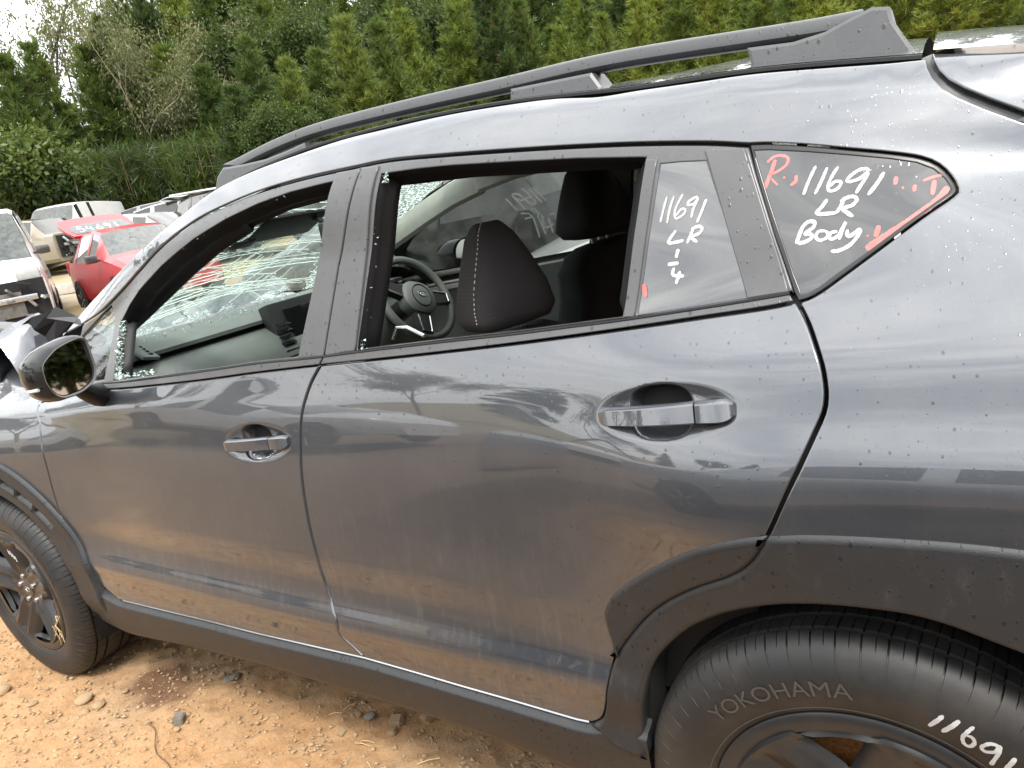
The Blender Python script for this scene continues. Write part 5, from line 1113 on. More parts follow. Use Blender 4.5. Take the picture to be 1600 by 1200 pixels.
def loft_car(name, label, loc, rz, st, paint, side_glass, screen, rear, wheels, r=.32, group=None, glass='yard_glass', nose=None, cat='car', extras=None, mirrors=None, lamps=None, tail=None, pitch=0.):
    """stations (x, bottom, belt, roof, half width, half width at roof), nose first, nose towards +x"""
    root = empty(name, loc, label, cat, group, rz)
    if pitch: root.rotation_euler = (0, pitch, rz)
    def ring(x, zb, zs, zr, w_, wr):
        H = [(0, zb), (w_ * .90, zb), (w_ * .985, zb + .10), (w_, zb + .45 * (zs - zb)), (w_ * .985, zb + .80 * (zs - zb)), (w_ * .955, zs), (wr, zr - .05 * min(1, (zr - zs) * 3)), (wr * .92, zr - .012), (wr * .5, zr + .008), (0, zr + .012)]
        return H + [(-y, z) for y, z in H[::-1][1:-1]]
    xs = []; rings = []; tags = []
    for i in range(len(st) - 1):
        n = 3
        for q in range(n):
            t = q / n; rings.append([(st[i][0] + (st[i + 1][0] - st[i][0]) * t, *yz) for yz in ring(*[a + (b - a) * t for a, b in zip(st[i], st[i + 1])])]); tags.append(i)
    rings.append([(st[-1][0], *yz) for yz in ring(*st[-1])])
    m = len(rings[0]); groups = {}
    def put(key, f): groups.setdefault(key, []).append(f)
    for i in range(len(rings) - 1):
        for j in range(m):
            k = (j + 1) % m; f = (i * m + j, i * m + k, (i + 1) * m + k, (i + 1) * m + j); ti = tags[i]
            if j in (5, m - 6) and ti in side_glass: put(('side_window', ti, j), f)
            elif j in (6, 7, 8, 9, 10, 11) and ti in screen: put(('windscreen', 0, 0), f)
            elif j in (6, 7, 8, 9, 10, 11) and ti in rear: put(('rear_window', 0, 0), f)
            else: put(('body', 0, 0), f)
    put(('body', 0, 0), tuple(range(m - 1, -1, -1))); put(('body', 0, 0), tuple((len(rings) - 1) * m + j for j in range(m)))
    V = [p for r_ in rings for p in r_]; out = {}
    for key, F in groups.items():
        used = sorted({i for f in F for i in f}); mp = {a: b for b, a in enumerate(used)}; vs = [V[i] for i in used]
        if key[0] != 'body': vs = [(x, y * .992, z) for x, y, z in vs]
        me = mesh(vs, [tuple(mp[i] for i in f) for f in F]); bm = bmesh.new(); bm.from_mesh(me); bmesh.ops.recalc_face_normals(bm, faces=bm.faces); bm.to_mesh(me); bm.free()
        o = link(key[0], auto(me, 30), paint if key[0] == 'body' else (glass if key[0] == 'windscreen' else 'yard_glass'), root, smooth=False); out[key[0]] = o
    for (x, side) in [(x, s) for x in wheels for s in (-1, 1)]:
        w_ = max(s_[4] for s_ in st); small_wheel(root, x, side * (w_ - .005), r, .2, -side)
        mb = MB(); mb.loft([[(x + (r * 1.22) * math.cos(a), side * (w_ + .004), r * 1.02 + (r * 1.22) * math.sin(a)) for a in np.linspace(-.25, math.pi + .25, 22)], [(x + (r * 1.06) * math.cos(a), side * (w_ + .004), r * 1.0 + (r * 1.06) * math.sin(a)) for a in np.linspace(-.2, math.pi + .2, 22)]], False)
        mb.build('wheel_arch', 'cladding', root)
        mb = MB(); mb.add([(x + (r * 1.08) * math.cos(a), side * (w_ + .0025), r + (r * 1.08) * math.sin(a)) for a in np.linspace(0, 2 * math.pi, 28, endpoint=False)], [tuple(range(28))]); mb.build('arch_shadow_gap', 'cavity', root, smooth=False)
    for (x, y, z, sx, sy, sz) in (lamps or []):
        mb = MB(); mb.box((x, y, z), (sx, sy, sz), None, min(sx, sy, sz) * .3); h = mb.build('headlight', 'lamp_lens', root)
    for (x, y, z, sx, sy, sz) in (tail or []):
        mb = MB(); mb.box((x, y, z), (sx, sy, sz), None, min(sx, sy, sz) * .3); mb.build('tail_light', 'lamp_red', root)
    for (x, y, z) in (mirrors or []):
        mb = MB(); s = 1 if y > 0 else -1; mb.box((x, y + s * .09, z + .03), (.10, .20, .14), None, .035); mr = mb.build('wing_mirror', 'black_paint', root)
        mb = MB(); mb.tube([(x, y - s * .05, z), (x, y + s * .05, z + .01)], .025, 6); o = mb.build('mirror_stem', 'black_paint'); o.parent = mr
    if nose:                                             # stripped front: radiator, crash bar and loose brackets in a dark hole
        x, w_, z0, z1 = nose; mb = MB(); mb.box((x + .01, 0, .5 * (z0 + z1)), (.05, 2 * w_, z1 - z0)); mb.build('engine_cavity', 'cavity', root)
        mb = MB(); mb.box((x + .045, 0, z0 + .42 * (z1 - z0)), (.03, w_ * 1.25, (z1 - z0) * .62), None, .01); mb.build('radiator', 'engine_grime', root)
        mb = MB(); mb.box((x + .075, 0, z0 + .55 * (z1 - z0)), (.06, w_ * 1.7, .09), None, .015); mb.build('crash_bar', 'steel', root)
        rng = random.Random(name)
        for k in range(22):
            mb = MB(); mb.box((x + .06 + rng.uniform(0, .06), rng.uniform(-w_, w_), rng.uniform(z0, z1)), (rng.uniform(.02, .08), rng.uniform(.03, .22), rng.uniform(.02, .07)), Matrix.Rotation(rng.uniform(-1, 1), 3, 'X') @ Matrix.Rotation(rng.uniform(-.6, .6), 3, 'Z'), .006)
            mb.build('loose_bracket', rng.choice(('engine_grime', 'lamp_lens', 'engine_grime', 'rubber', 'engine_grime', 'rubber')), root)
    return root, out
def on_ground(x, y, dz=0.): return (x, y, float(ground_z(x, y)) + dz)
HATCH = [(2.0, .28, .60, .64, .58, .50), (1.85, .24, .72, .78, .78, .66), (1.3, .22, .88, .96, .845, .72), (.98, .22, .94, 1.03, .85, .70), (.30, .22, .97, 1.44, .85, .58), (-.15, .22, .98, 1.515, .85, .57), (-.30, .22, .98, 1.525, .85, .57), (-1.05, .22, 1.0, 1.51, .845, .56), (-1.24, .22, 1.02, 1.49, .84, .555), (-1.62, .24, 1.05, 1.38, .81, .53), (-1.86, .28, 1.00, 1.08, .79, .60), (-1.98, .34, .80, .86, .72, .60)]
HG = dict(side_glass=(4, 6, 8), screen=(3,), rear=(9,), wheels=(1.28, -1.22), r=.305)
VAN = [(2.35, .34, .80, .84, .80, .70), (2.22, .28, .98, 1.03, .93, .82), (1.75, .28, 1.12, 1.18, .95, .85), (1.60, .28, 1.16, 1.24, .95, .83), (.92, .28, 1.18, 2.02, .95, .74), (.70, .28, 1.18, 2.10, .95, .75), (.10, .28, 1.18, 2.13, .95, .76), (-.1, .28, 1.18, 2.13, .95, .76), (-1.2, .28, 1.18, 2.13, .95, .76), (-2.45, .30, 1.18, 2.10, .94, .75), (-2.55, .36, 1.1, 1.9, .90, .72)]
SUV = [(2.2, .40, .80, .86, .74, .66), (2.05, .30, .92, 1.0, .90, .80), (1.35, .28, 1.05, 1.12, .92, .80), (1.0, .28, 1.10, 1.17, .925, .80), (.45, .28, 1.12, 1.62, .925, .66), (-.1, .28, 1.12, 1.72, .925, .67), (-.22, .28, 1.12, 1.725, .925, .67), (-1.05, .28, 1.14, 1.71, .92, .665), (-1.2, .28, 1.15, 1.70, .92, .66), (-1.85, .30, 1.17, 1.62, .90, .64), (-2.15, .34, 1.15, 1.25, .88, .70), (-2.25, .42, .9, .98, .80, .70)]
UTE = [(2.5, .45, .85, .90, .74, .66), (2.35, .34, 1.0, 1.06, .90, .80), (1.6, .32, 1.10, 1.16, .92, .82), (1.25, .32, 1.12, 1.20, .92, .80), (.72, .32, 1.14, 1.68, .92, .66), (.2, .32, 1.14, 1.76, .92, .67), (.05, .32, 1.14, 1.76, .92, .67), (-.55, .32, 1.15, 1.74, .92, .66), (-.72, .32, 1.15, 1.66, .92, .66), (-.80, .32, 1.12, 1.14, .92, .84), (-2.4, .40, 1.10, 1.12, .92, .86), (-2.5, .5, 1.08, 1.10, .90, .84)]
# white van, nose stripped
van, vp = loft_car('van', 'white van with stripped nose, exposed radiator and pen number on its windscreen', on_ground(-14.4, 5.1, -.15), math.radians(-27), VAN, 'white_paint', (4, 6), (3,), (), (1.45, -1.5), .34, glass='yard_glass_dusty', nose=(2.345, .90, .30, .90), cat='van',
                   lamps=[(2.24, -.72, .97, .22, .34, .22), (2.24, .72, .97, .22, .34, .22)], mirrors=[(1.35, -.92, 1.30), (1.35, .92, 1.30)])
ribbon('pen_number', penned('11697', .30, .045, .05, .30), 'paint_pen', van, lambda a, b: (1.60 - .68 * (b / .80) + .025, -a * -1.0 * 1.0, 1.26 + .79 * (b / .80)))
# red hatchback, tailgate up
red, rp = loft_car('hatchback', 'bright red hatchback with its tailgate raised and a dusty windscreen', on_ground(-13.0, 7.1, -.08), math.radians(-15), HATCH, 'red_paint', lamps=[(1.86, -.62, .74, .22, .28, .16), (1.86, .62, .74, .22, .28, .16)], mirrors=[(.72, -.86, .98), (.72, .86, .98)], glass='yard_glass_dusty', tail=[(-1.93, -.68, .92, .06, .2, .28), (-1.93, .68, .92, .06, .2, .28)], **HG)
def tailgate_up():
    a = math.radians(22); P = lambda u, v, d=0.: (-1.48 - v * math.cos(a) + d * math.sin(a), u, 1.47 + v * math.sin(a) + d * math.cos(a))
    def slab(poly, d0, d1): mb = MB(); mb.loft([[P(u, v, d0) for u, v in poly], [P(u, v, d1) for u, v in poly]], True, True); return mb
    outer = [(-.58, 0), (.58, 0), (.64, .3), (.66, .7), (.60, .98), (.3, 1.06), (-.3, 1.06), (-.60, .98), (-.66, .7), (-.64, .3)]
    t = slab(outer, 0, .05).build('tailgate', 'red_paint', red, 25); ins = [(-.50, .10), (.50, .10), (.55, .32), (.50, .56), (.25, .62), (-.25, .62), (-.50, .56), (-.55, .32)]
    o = slab(ins, .051, .058).build('tailgate_glass', 'yard_glass_dusty', None, 25); o.parent = t
    o = ribbon('pen_number', penned('54691', .30, .035, .0, .18), 'paint_pen', t, lambda u, v: P(u * .9, v, .062))
    mb = MB(); mb.tube([P(-.45, .2, .0), (-1.55, -.55, 1.1)], .012, 6); mb.build('gas_strut', 'steel', red); mb = MB(); mb.tube([P(.45, .2, .0), (-1.55, .55, 1.1)], .012, 6); mb.build('gas_strut', 'steel', red)
tailgate_up()
mb = MB(); mb.tube([(.93, .25, 1.02), (.62, .05, 1.24), (.58, -.2, 1.28)], .010, 5); mb.build('wiper', 'rubber', red)
loft_car('ute', 'tan double-cab utility with its whole front clip missing', on_ground(-25.0, 11.3), math.radians(16), UTE[2:], 'tan_paint', (2, 4), (1,), (), (-1.7,), .36, nose=(1.62, .78, .45, 1.1), cat='utility')
loft_car('van', 'white van with a smashed windscreen parked against the scrub behind the red hatchback', on_ground(-27.5, 13.9), math.radians(-58), VAN, 'white_paint', (4, 6), (3,), (), (1.45, -1.5), .34, glass='yard_glass_dusty', nose=(2.30, .80, .42, .95), cat='van')
loft_car('ute', 'white utility with a pale canopy half hidden behind the stripped van', on_ground(-30.0, 13.3), math.radians(-40), [(2.5, .45, .85, .90, .74, .66), (2.3, .34, 1.0, 1.06, .90, .80), (1.2, .32, 1.12, 1.20, .92, .80), (.6, .32, 1.14, 1.72, .92, .7), (-.8, .32, 1.14, 1.80, .92, .8), (-2.4, .4, 1.12, 1.80, .92, .8), (-2.5, .5, 1.1, 1.7, .9, .75)], 'white_paint', (3, 4), (2,), (), (1.5, -1.6), .36, cat='utility')
loft_car('hatchback', 'silver hatchback parked behind the red hatchback', on_ground(-22.6, 13.6), math.radians(20), HATCH, 'silver_paint', lamps=[(1.86, -.62, .74, .22, .28, .16), (1.86, .62, .74, .22, .28, .16)], **HG)
loft_car('sedan', 'white car with sloping windscreen tucked between the red and dark vehicles', on_ground(-17.9, 10.9), math.radians(12), HATCH, 'white_paint', lamps=[(1.86, -.62, .74, .22, .28, .16), (1.86, .62, .74, .22, .28, .16)], **HG)
dk, dp = loft_car('wagon', 'dark wagon with a white roof sheet and pen marks on its side glass', on_ground(-16.6, 12.6, .15), math.radians(-4), SUV, 'black_paint', (4, 6, 8), (3,), (9,), (1.3, -1.35), .35, cat='wagon')
mb = MB(); mb.box((-.75, 0, 1.765), (2.5, 1.5, .05), Matrix.Rotation(math.radians(3), 3, 'Y'), .02); mb.build('white_roof', 'white_paint', dk)
ribbon('pen_number', penned('116', .28, .04, -.2, 1.25), 'paint_pen', dk, lambda a, b: (a, -.925 + .25 * (b - 1.12) / .6 * 1.0 - .03, b))
loft_car('wagon', 'grey wagon with silver roof parked beyond the dark wagon', on_ground(-26.0, 17.2), math.radians(30), SUV, 'grey_paint', (4, 6, 8), (3,), (9,), (1.3, -1.35), .35, cat='wagon')
bn = empty('bonnet_panel', on_ground(-21.0, 14.4, 1.72), 'loose white bonnet lying on top of parked wrecks', 'bonnet', None, math.radians(25))
xs = np.linspace(-.7, .7, 18); ys = np.linspace(-.75, .75, 18); X, Y = np.meshgrid(xs, ys); Z = .16 - .10 * X ** 2 - .12 * Y ** 2 + .03 * np.sin(X * 6 + Y * 3); idx = np.arange(324).reshape(18, 18)
me = mesh(np.stack([X, Y, Z], -1).reshape(-1, 3), np.stack([idx[:-1, :-1], idx[:-1, 1:], idx[1:, 1:], idx[1:, :-1]], -1).reshape(-1, 4).tolist()); bm = bmesh.new(); bm.from_mesh(me); bmesh.ops.solidify(bm, geom=bm.faces, thickness=.02); bm.to_mesh(me); bm.free()
link('panel_skin', me, 'white_paint', bn)
loft_car('wagon', 'silver wagon with a roof bar standing under the loose white bonnet', on_ground(-21.0, 14.5), math.radians(24), SUV, 'silver_paint', (4, 6, 8), (3,), (9,), (1.3, -1.35), .35, cat='wagon')
# seen through the cabin: neighbours on the far side
loft_car('wagon', 'black wagon standing on the far side of the grey wagon', on_ground(-4.6, 5.0), math.radians(172), SUV, 'black_paint', (4, 6, 8), (3,), (9,), (1.3, -1.35), .35, cat='wagon')
loft_car('sedan', 'white car with clear headlight seen through the grey wagon cabin', on_ground(-1.05, 4.15), math.radians(205), HATCH, 'white_paint', lamps=[(1.84, -.60, .84, .30, .34, .22), (1.84, .60, .84, .30, .34, .22)], **HG)
# cars behind the photographer, seen only as reflections in the doors
loft_car('wagon', 'silver wagon parked alongside, mirrored in the rear door of the dark grey wagon', on_ground(-.15, -2.66), math.radians(181), SUV, 'silver_paint', (4, 6, 8), (3,), (9,), (1.3, -1.35), .35, cat='wagon', tail=[(-2.2, -.75, 1.0, .08, .2, .35), (-2.2, .75, 1.0, .08, .2, .35)])
loft_car('sedan', 'white car mirrored in the front door of the grey wagon', on_ground(-8.2, -5.6), math.radians(-8), HATCH, 'white_paint', **HG)
# concrete wheel stop by the track
st_ = empty('wheel_stop', on_ground(-18.0, 8.1), 'weathered concrete wheel stop lying beside the dirt track', 'wheel stop', None, math.radians(24))
simple('concrete', (.34, .31, .27), .9, var=.3, nscale=8, bump=.4, bscale=40)
mb = MB(); mb.loft([[(x, y, z) for y, z in ((-.18, 0), (-.16, .16), (-.10, .24), (.10, .24), (.16, .16), (.18, 0))] for x in np.linspace(-1.1, 1.1, 8)], True, True); mb.build('concrete_bar', 'concrete', st_)

# ------------------------------------------------------------------ the forest edge
def leaf_material(name, c0, c1, c2, trans=.35):
    k = NT(name); t = k.t; t.nodes.remove(k.b)
    oi = k.n('ShaderNodeObjectInfo'); n1 = k.noise(.9, 3, .6); n2 = k.noise(7, 2)
    f = k.math('ADD', k.math('MULTIPLY', n1, .75), k.math('MULTIPLY_ADD', oi.outputs['Random'], .45, -.12)); f = k.math('ADD', f, k.math('MULTIPLY_ADD', n2, .5, -.25))
    col = k.ramp(f, [(.25, c0), (.52, c1), (.80, c2)])
    d = k.n('ShaderNodeBsdfDiffuse', {'Color': col}); tr = k.n('ShaderNodeBsdfTranslucent', {'Color': k.mix(.4, col, (.22, .27, .05), 'MIX')}); mx = k.n('ShaderNodeMixShader', {0: trans})
    t.links.new(d.outputs[0], mx.inputs[1]); t.links.new(tr.outputs[0], mx.inputs[2]); gl = k.n('ShaderNodeBsdfGlossy', {'Roughness': .45}); m2 = k.n('ShaderNodeMixShader', {0: .03}); t.links.new(mx.outputs[0], m2.inputs[1]); t.links.new(gl.outputs[0], m2.inputs[2]); t.links.new(m2.outputs[0], k.out.inputs[0]); MATS[name] = k.m
leaf_material('pine_needles', (0.029, 0.060, 0.018), (0.082, 0.131, 0.029), (0.174, 0.220, 0.041))
leaf_material('young_needles', (0.058, 0.101, 0.018), (0.154, 0.207, 0.034), (0.280, 0.316, 0.052))
leaf_material('gum_leaves', (0.052, 0.064, 0.028), (0.120, 0.130, 0.053), (0.218, 0.210, 0.093))
leaf_material('dark_leaves', (0.016, 0.032, 0.008), (0.043, 0.076, 0.015), (0.100, 0.136, 0.025))
leaf_material('olive_leaves', (0.069, 0.072, 0.022), (0.142, 0.141, 0.045), (0.229, 0.210, 0.076))
leaf_material('cane_leaves', (0.040, 0.057, 0.017), (0.098, 0.120, 0.040), (0.251, 0.229, 0.098))
leaf_material('dead_needles', (0.183, 0.078, 0.022), (0.343, 0.146, 0.045), (0.480, 0.229, 0.071))
simple('bark_dark', (.075, .062, .052), .9, var=.4, nscale=6, bump=.6, bscale=30); simple('bark_grey', (0.194, 0.151, 0.106), .9, var=.5, nscale=9, bump=.6, bscale=30); simple('bark_pine', (0.150, 0.089, 0.053), .9, var=.5, nscale=9, bump=.6, bscale=30); simple('bark_pale', (0.390, 0.324, 0.231), .85, var=.3, nscale=5)
def cloud_mesh(name, centers, dirs, n_each, length, width, spread, rng, droop=0., quad=False):
    """every centre grows a tuft of n_each blades"""
    c = np.repeat(centers, n_each, 0); d = np.repeat(dirs, n_each, 0); m = len(c)
    v = d + rng.normal(0, spread, (m, 3)); v[:, 2] -= droop * rng.random(m); v /= np.linalg.norm(v, axis=1, keepdims=True) + 1e-9
    L_ = length * rng.uniform(.6, 1.25, (m, 1)); side = np.cross(v, rng.normal(0, 1, (m, 3))); side /= np.linalg.norm(side, axis=1, keepdims=True) + 1e-9; w_ = width * rng.uniform(.7, 1.3, (m, 1))
    c = c + rng.normal(0, .02, (m, 3))
    if not quad:
        V = np.stack([c - side * w_ * .5, c + side * w_ * .5, c + v * L_], 1).reshape(-1, 3); F = np.arange(3 * m).reshape(-1, 3)
    else:
        V = np.stack([c, c + v * L_ * .5 + side * w_ * .5, c + v * L_, c + v * L_ * .5 - side * w_ * .5], 1).reshape(-1, 3); F = np.arange(4 * m).reshape(-1, 4)
    me = bpy.data.meshes.new(name); k = F.shape[1]
    me.vertices.add(len(V)); me.vertices.foreach_set('co', V.astype(np.float32).ravel()); me.loops.add(F.size); me.loops.foreach_set('vertex_index', F.astype(np.int32).ravel())
    me.polygons.add(len(F)); me.polygons.foreach_set('loop_start', (np.arange(len(F)) * k).astype(np.int32)); me.polygons.foreach_set('loop_total', np.full(len(F), k, np.int32)); me.update(); me.validate(); return me
def pine_proto(seed, H, spread, mat, dens=1.0, dead=False, base=.12):
    rng = np.random.default_rng(seed); cen = []; dr = []; mb = MB(); lean = rng.normal(0, .02, 2)
    trunk = lambda z: np.array([lean[0] * z, lean[1] * z, z])
    mb.tube([tuple(trunk(z)) for z in np.linspace(0, H, 9)], [max(.015, .016 * H * (1 - z / H) + .015) for z in np.linspace(0, H, 9)], 7)
    z = H * base
    while z < H * .985:
        t = (z - H * base) / (H * (1 - base)); R = spread * (1 - t) ** .75 * (.55 + .45 * min(1, t * 4 + .3)) + .12; nb = rng.integers(4, 7); a0 = rng.random() * 6.28
        for b in range(nb):
            a = a0 + b * 6.283 / nb + rng.normal(0, .25); r = R * rng.uniform(.65, 1.1); up = .15 + .65 * t + rng.normal(0, .08); d = np.array([math.cos(a), math.sin(a), up]); d /= np.linalg.norm(d)
            p0 = trunk(z); nseg = max(3, int(r / .16 * dens)); pts = [p0 + d * r * q + np.array([0, 0, .12 * r * q * q]) for q in np.linspace(0, 1, 5)]; mb.tube([tuple(p) for p in pts], [.012 + .010 * (1 - q) for q in np.linspace(0, 1, 5)], 4, False)
            for q in np.linspace(.25, 1, nseg):
                p = p0 + d * r * q + np.array([0, 0, .12 * r * q * q]); cen.append(p + rng.normal(0, .03 + .03 * r, 3)); dr.append(d * .9 + np.array([0, 0, .35]))
                if q < .95:
                    for s in (-1, 1):
                        sd = np.array([-d[1], d[0], .25]) * s * rng.uniform(.12, .36) * r * (1.1 - q) * 1.3; cen.append(p + sd + rng.normal(0, .05, 3)); dr.append(d * .6 + sd * 1.6 + np.array([0, 0, .4]))
        z += rng.uniform(.20, .42) * (H / 7) ** .5
    cen = np.array(cen); dr = np.array(dr); crown = cloud_mesh('crown', cen, dr, 15, .30, .042, .5, rng)
    return mb, crown, mat
def leafy_proto(seed, H, R, mat, lw=(.11, .05), clumps=260, per=26, base=.35, trunk_r=.12, bark='bark_grey', droop=.4, vert=1.0):
    rng = np.random.default_rng(seed); mb = MB(); tips = []
    def limb(p, d, L_, r, depth):
        n = 5; pts = [p]; rs = [r]
        for i in range(n): d = d + rng.normal(0, .14, 3) + np.array([0, 0, .04]); d /= np.linalg.norm(d); p = p + d * L_ / n; pts.append(p); rs.append(max(.008, r * (1 - .12 * (i + 1))))
        mb.tube([tuple(q) for q in pts], rs, 6 if depth < 2 else 4, False)
        if depth >= 3: tips.extend(pts[2:]); return
        if depth >= 2: tips.extend(pts[3:])
        for b in range(rng.integers(2, 4 + (depth == 0))):
            a = rng.random() * 6.28; s = rng.uniform(.45, .95); nd = d * .8 + np.array([math.cos(a) * s, math.sin(a) * s, .2 * rng.random()]); limb(pts[-1 - (b % 3)], nd / np.linalg.norm(nd), L_ * rng.uniform(.55, .8), rs[-1] * .72, depth + 1)
    limb(np.zeros(3), np.array([rng.normal(0, .05), rng.normal(0, .05), 1.]), H * base, trunk_r, 0)
    tips = np.array(tips); sc = np.array([R, R, H]) / np.maximum(1e-3, np.array([np.abs(tips[:, 0]).max(), np.abs(tips[:, 1]).max(), tips[:, 2].max()]))
    mb.v = [(x * sc[0] if z > H * .05 else x, y * sc[1] if z > H * .05 else y, z * sc[2]) for x, y, z in mb.v]; tips = tips * sc
    k = rng.integers(0, len(tips), clumps); cen = tips[k] + rng.normal(0, 1, (clumps, 3)) * np.array([R * .13, R * .13, H * .05]) * vert
    sub = np.repeat(cen, per, 0) + rng.normal(0, 1, (clumps * per, 3)) * .23; dirs = rng.normal(0, 1, sub.shape) * .7; dirs[:, 2] -= droop
    return mb, cloud_mesh('crown', sub, dirs, 1, lw[0] * 1.5, lw[1] * 1.5, .3, rng, droop, True), mat, bark
def cane_proto(seed, n, h, mat):
    rng = np.random.default_rng(seed); cen = []; d = []
    base = np.stack([rng.normal(0, .8, n), rng.normal(0, .8, n), np.zeros(n)], 1); hh = h * rng.uniform(.5, 1.1, n); mb = MB()
    for b, q in zip(base[:60], hh[:60]): mb.tube([tuple(b), tuple(b + np.array([rng.normal(0, .1), rng.normal(0, .1), q]))], .012, 4, False)
    for b, q in zip(base, hh):
        for z in np.linspace(.1, 1, 9): cen.append(b + np.array([rng.normal(0, .08), rng.normal(0, .08), q * z])); d.append((rng.normal(0, .5), rng.normal(0, .5), .75))
    return mb, cloud_mesh('crown', np.array(cen), np.array(d), 5, .62, .035, .3, rng, .5, True), mat
def make_proto(name, spec, label, cat, group):
    mb, crown, mat = spec[:3]; bark = spec[3] if len(spec) > 3 else 'bark_pine'
    e = empty(name, (0, 0, 0), label, cat, group); mb.build('trunk', bark, e); link('crown', crown, mat, e, smooth=False); e['used'] = 0; return e
PINE_L = 'green pine with bristling needle tufts in the forest wall behind the wrecks'; YOUNG_L = 'young yellow-green pine in the plantation rising beyond the grey roof'
PR = {
 'pine_a': make_proto('pine_tree', pine_proto(1, 8.5, 2.0, 'pine_needles'), PINE_L, 'tree', 'pines in the forest wall'), 'pine_b': make_proto('pine_tree', pine_proto(2, 6.5, 1.8, 'pine_needles', base=.05), PINE_L, 'tree', 'pines in the forest wall'),
 'pine_c': make_proto('pine_tree', pine_proto(3, 12, 2.4, 'pine_needles', base=.3), PINE_L, 'tree', 'pines in the forest wall'),
 'young_a': make_proto('pine_tree', pine_proto(4, 6.0, 1.7, 'young_needles', base=.04), YOUNG_L, 'tree', 'plantation pines'), 'young_b': make_proto('pine_tree', pine_proto(5, 7.5, 1.9, 'young_needles', base=.06), YOUNG_L, 'tree', 'plantation pines'),
 'gum_a': make_proto('gum_tree', leafy_proto(6, 13, 3.2, 'gum_leaves', (.16, .045), 150, 22, .34, .30, 'bark_grey', .9), 'tall grey-barked gum with sparse drooping leaves against the white sky', 'tree', 'gum trees'),
 'snag': make_proto('gum_tree', leafy_proto(31, 17, 4.2, 'gum_leaves', (.16, .05), 60, 20, .42, .34, 'bark_dark', .9), 'tall dark-trunked gum with nearly bare crooked limbs against the white sky', 'tree', 'bare gum trees'),
 'gum_b': make_proto('gum_tree', leafy_proto(7, 10, 2.2, 'gum_leaves', (.13, .034), 230, 24, .34, .10, 'bark_pale', .9), 'slender pale-stemmed gum with olive leaves among the pines', 'tree', 'slender gums'),
 'leafy_a': make_proto('leafy_tree', leafy_proto(8, 9, 3.0, 'dark_leaves', (.13, .065), 820, 28, .25, .16, 'bark_grey', .3), 'dense dark green broadleaf tree in the forest wall', 'tree', 'broadleaf trees'),
 'leafy_b': make_proto('leafy_tree', leafy_proto(9, 8, 2.6, 'olive_leaves', (.11, .045), 760, 28, .25, .12, 'bark_grey', .4), 'olive green feathery wattle tree in the forest wall', 'tree', 'wattle trees'),
 'bush': make_proto('bush', leafy_proto(10, 3.6, 2.2, 'dark_leaves', (.13, .07), 520, 30, .3, .06, 'bark_grey', .2), 'low dark glossy bush growing at the foot of the forest', 'bush', 'bushes at the forest edge'),
 'cane': make_proto('cane_clump', cane_proto(11, 200, 2.9, 'dark_leaves'), 'tall reedy grass clump at the foot of the pines', 'grass clump', 'cane grass clumps'),
 'dead': make_proto('pine_tree', pine_proto(12, 5.5, 1.2, 'dead_needles', .5, base=.3), 'browned dying pine standing among the green pines', 'tree', 'dying pines'),
}
CAMX, CAMY = .12, -.89
def plant(kind, az, dist, s=1., sz=None, sink=.1, rz=None):
    """az in degrees counted from +x towards +y, round the photographer"""
    p = PR[kind]; a = math.radians(az); x, y = CAMX + dist * math.cos(a), CAMY + dist * math.sin(a)
    if p['used'] == 0: o = p; p['used'] = 1
    else: o = copy_tree(p)
    o.location = (x, y, float(ground_z(x, y)) - sink); o.rotation_euler = (0, 0, rz if rz is not None else random.uniform(0, 6.28)); o.scale = (s, s, sz or s * random.uniform(.92, 1.1)); return o
random.seed(21)
# left: bare gums against the sky, mixed scrub in front
for az, d, s in ((155.6, 45, 1.0), (153.4, 47, 1.1), (151.2, 46, .95)): plant('snag', az, d, s)
for az, d in ((158.5, 46), (149.6, 49), (147.0, 50)): plant('gum_a', az, d, 1.25)
for az, d, s in ((156.4, 41, 1.1), (152.6, 39, 1.4), (150.2, 40, 1.1), (148.0, 41, 1.35), (145.8, 40, 1.05), (143.4, 41, 1.4), (141.2, 39, 1.25)): plant('pine_b', az, d, s)
for az, d, s in ((151.2, 40, 1.1), (146.8, 41, 1.15), (143.9, 43, 1.3)): plant('pine_a', az, d, s)
for az, d, s in ((146.2, 40, 1.05), (144.9, 41, 1.0), (141.8, 42, 1.1), (139.5, 43, 1.0), (149.3, 45, .8)): plant('gum_b', az, d, s)
for az, d, s in ((158, 38, 1.2), (155.2, 37, 1.1), (153.2, 38, 1.3), (151.3, 38, 1.1)): plant('bush', az, d, s)
for az, d, s in ((149.9, 37, 1.15), (148.7, 36.5, 1.2), (147.5, 37, 1.25), (146.4, 38, 1.2), (145.2, 37.5, 1.3), (144.1, 37, 1.2), (143, 36, 1.15), (141.9, 37, 1.2)): plant('cane', az, d, s)
plant('dead', 145.4, 42, .8)
for az, d, s in ((155.5, 42, .75), (157.5, 41, .8)): plant('leafy_b', az, d, s)
# middle: pines and broadleaf trees
for az, d, s in ((139.6, 33, .95), (138.0, 36, 1.15), (135.6, 33, 1.0), (133.4, 36, 1.2), (130.9, 35, 1.2), (128.4, 37, 1.3)): plant('pine_b', az, d, s)
for az, d, s in ((138.8, 43, 1.0), (134.6, 43, 1.05), (131.6, 45, 1.1), (125.8, 46, 1.1), (122, 47, 1.1)): plant('pine_a', az, d, s)
for az, d, s in ((137.0, 46, 1.15), (133, 48, 1.2), (129.4, 47, 1.15), (127, 49, 1.2)): plant('leafy_a', az, d, s)
for az, d, s in ((135.4, 40, .9), (128.9, 41, .9)): plant('leafy_b', az, d, s)
for az, d, s in ((137.6, 33, .7), (134.3, 32, .75)): plant('leafy_a', az, d, s * .75)
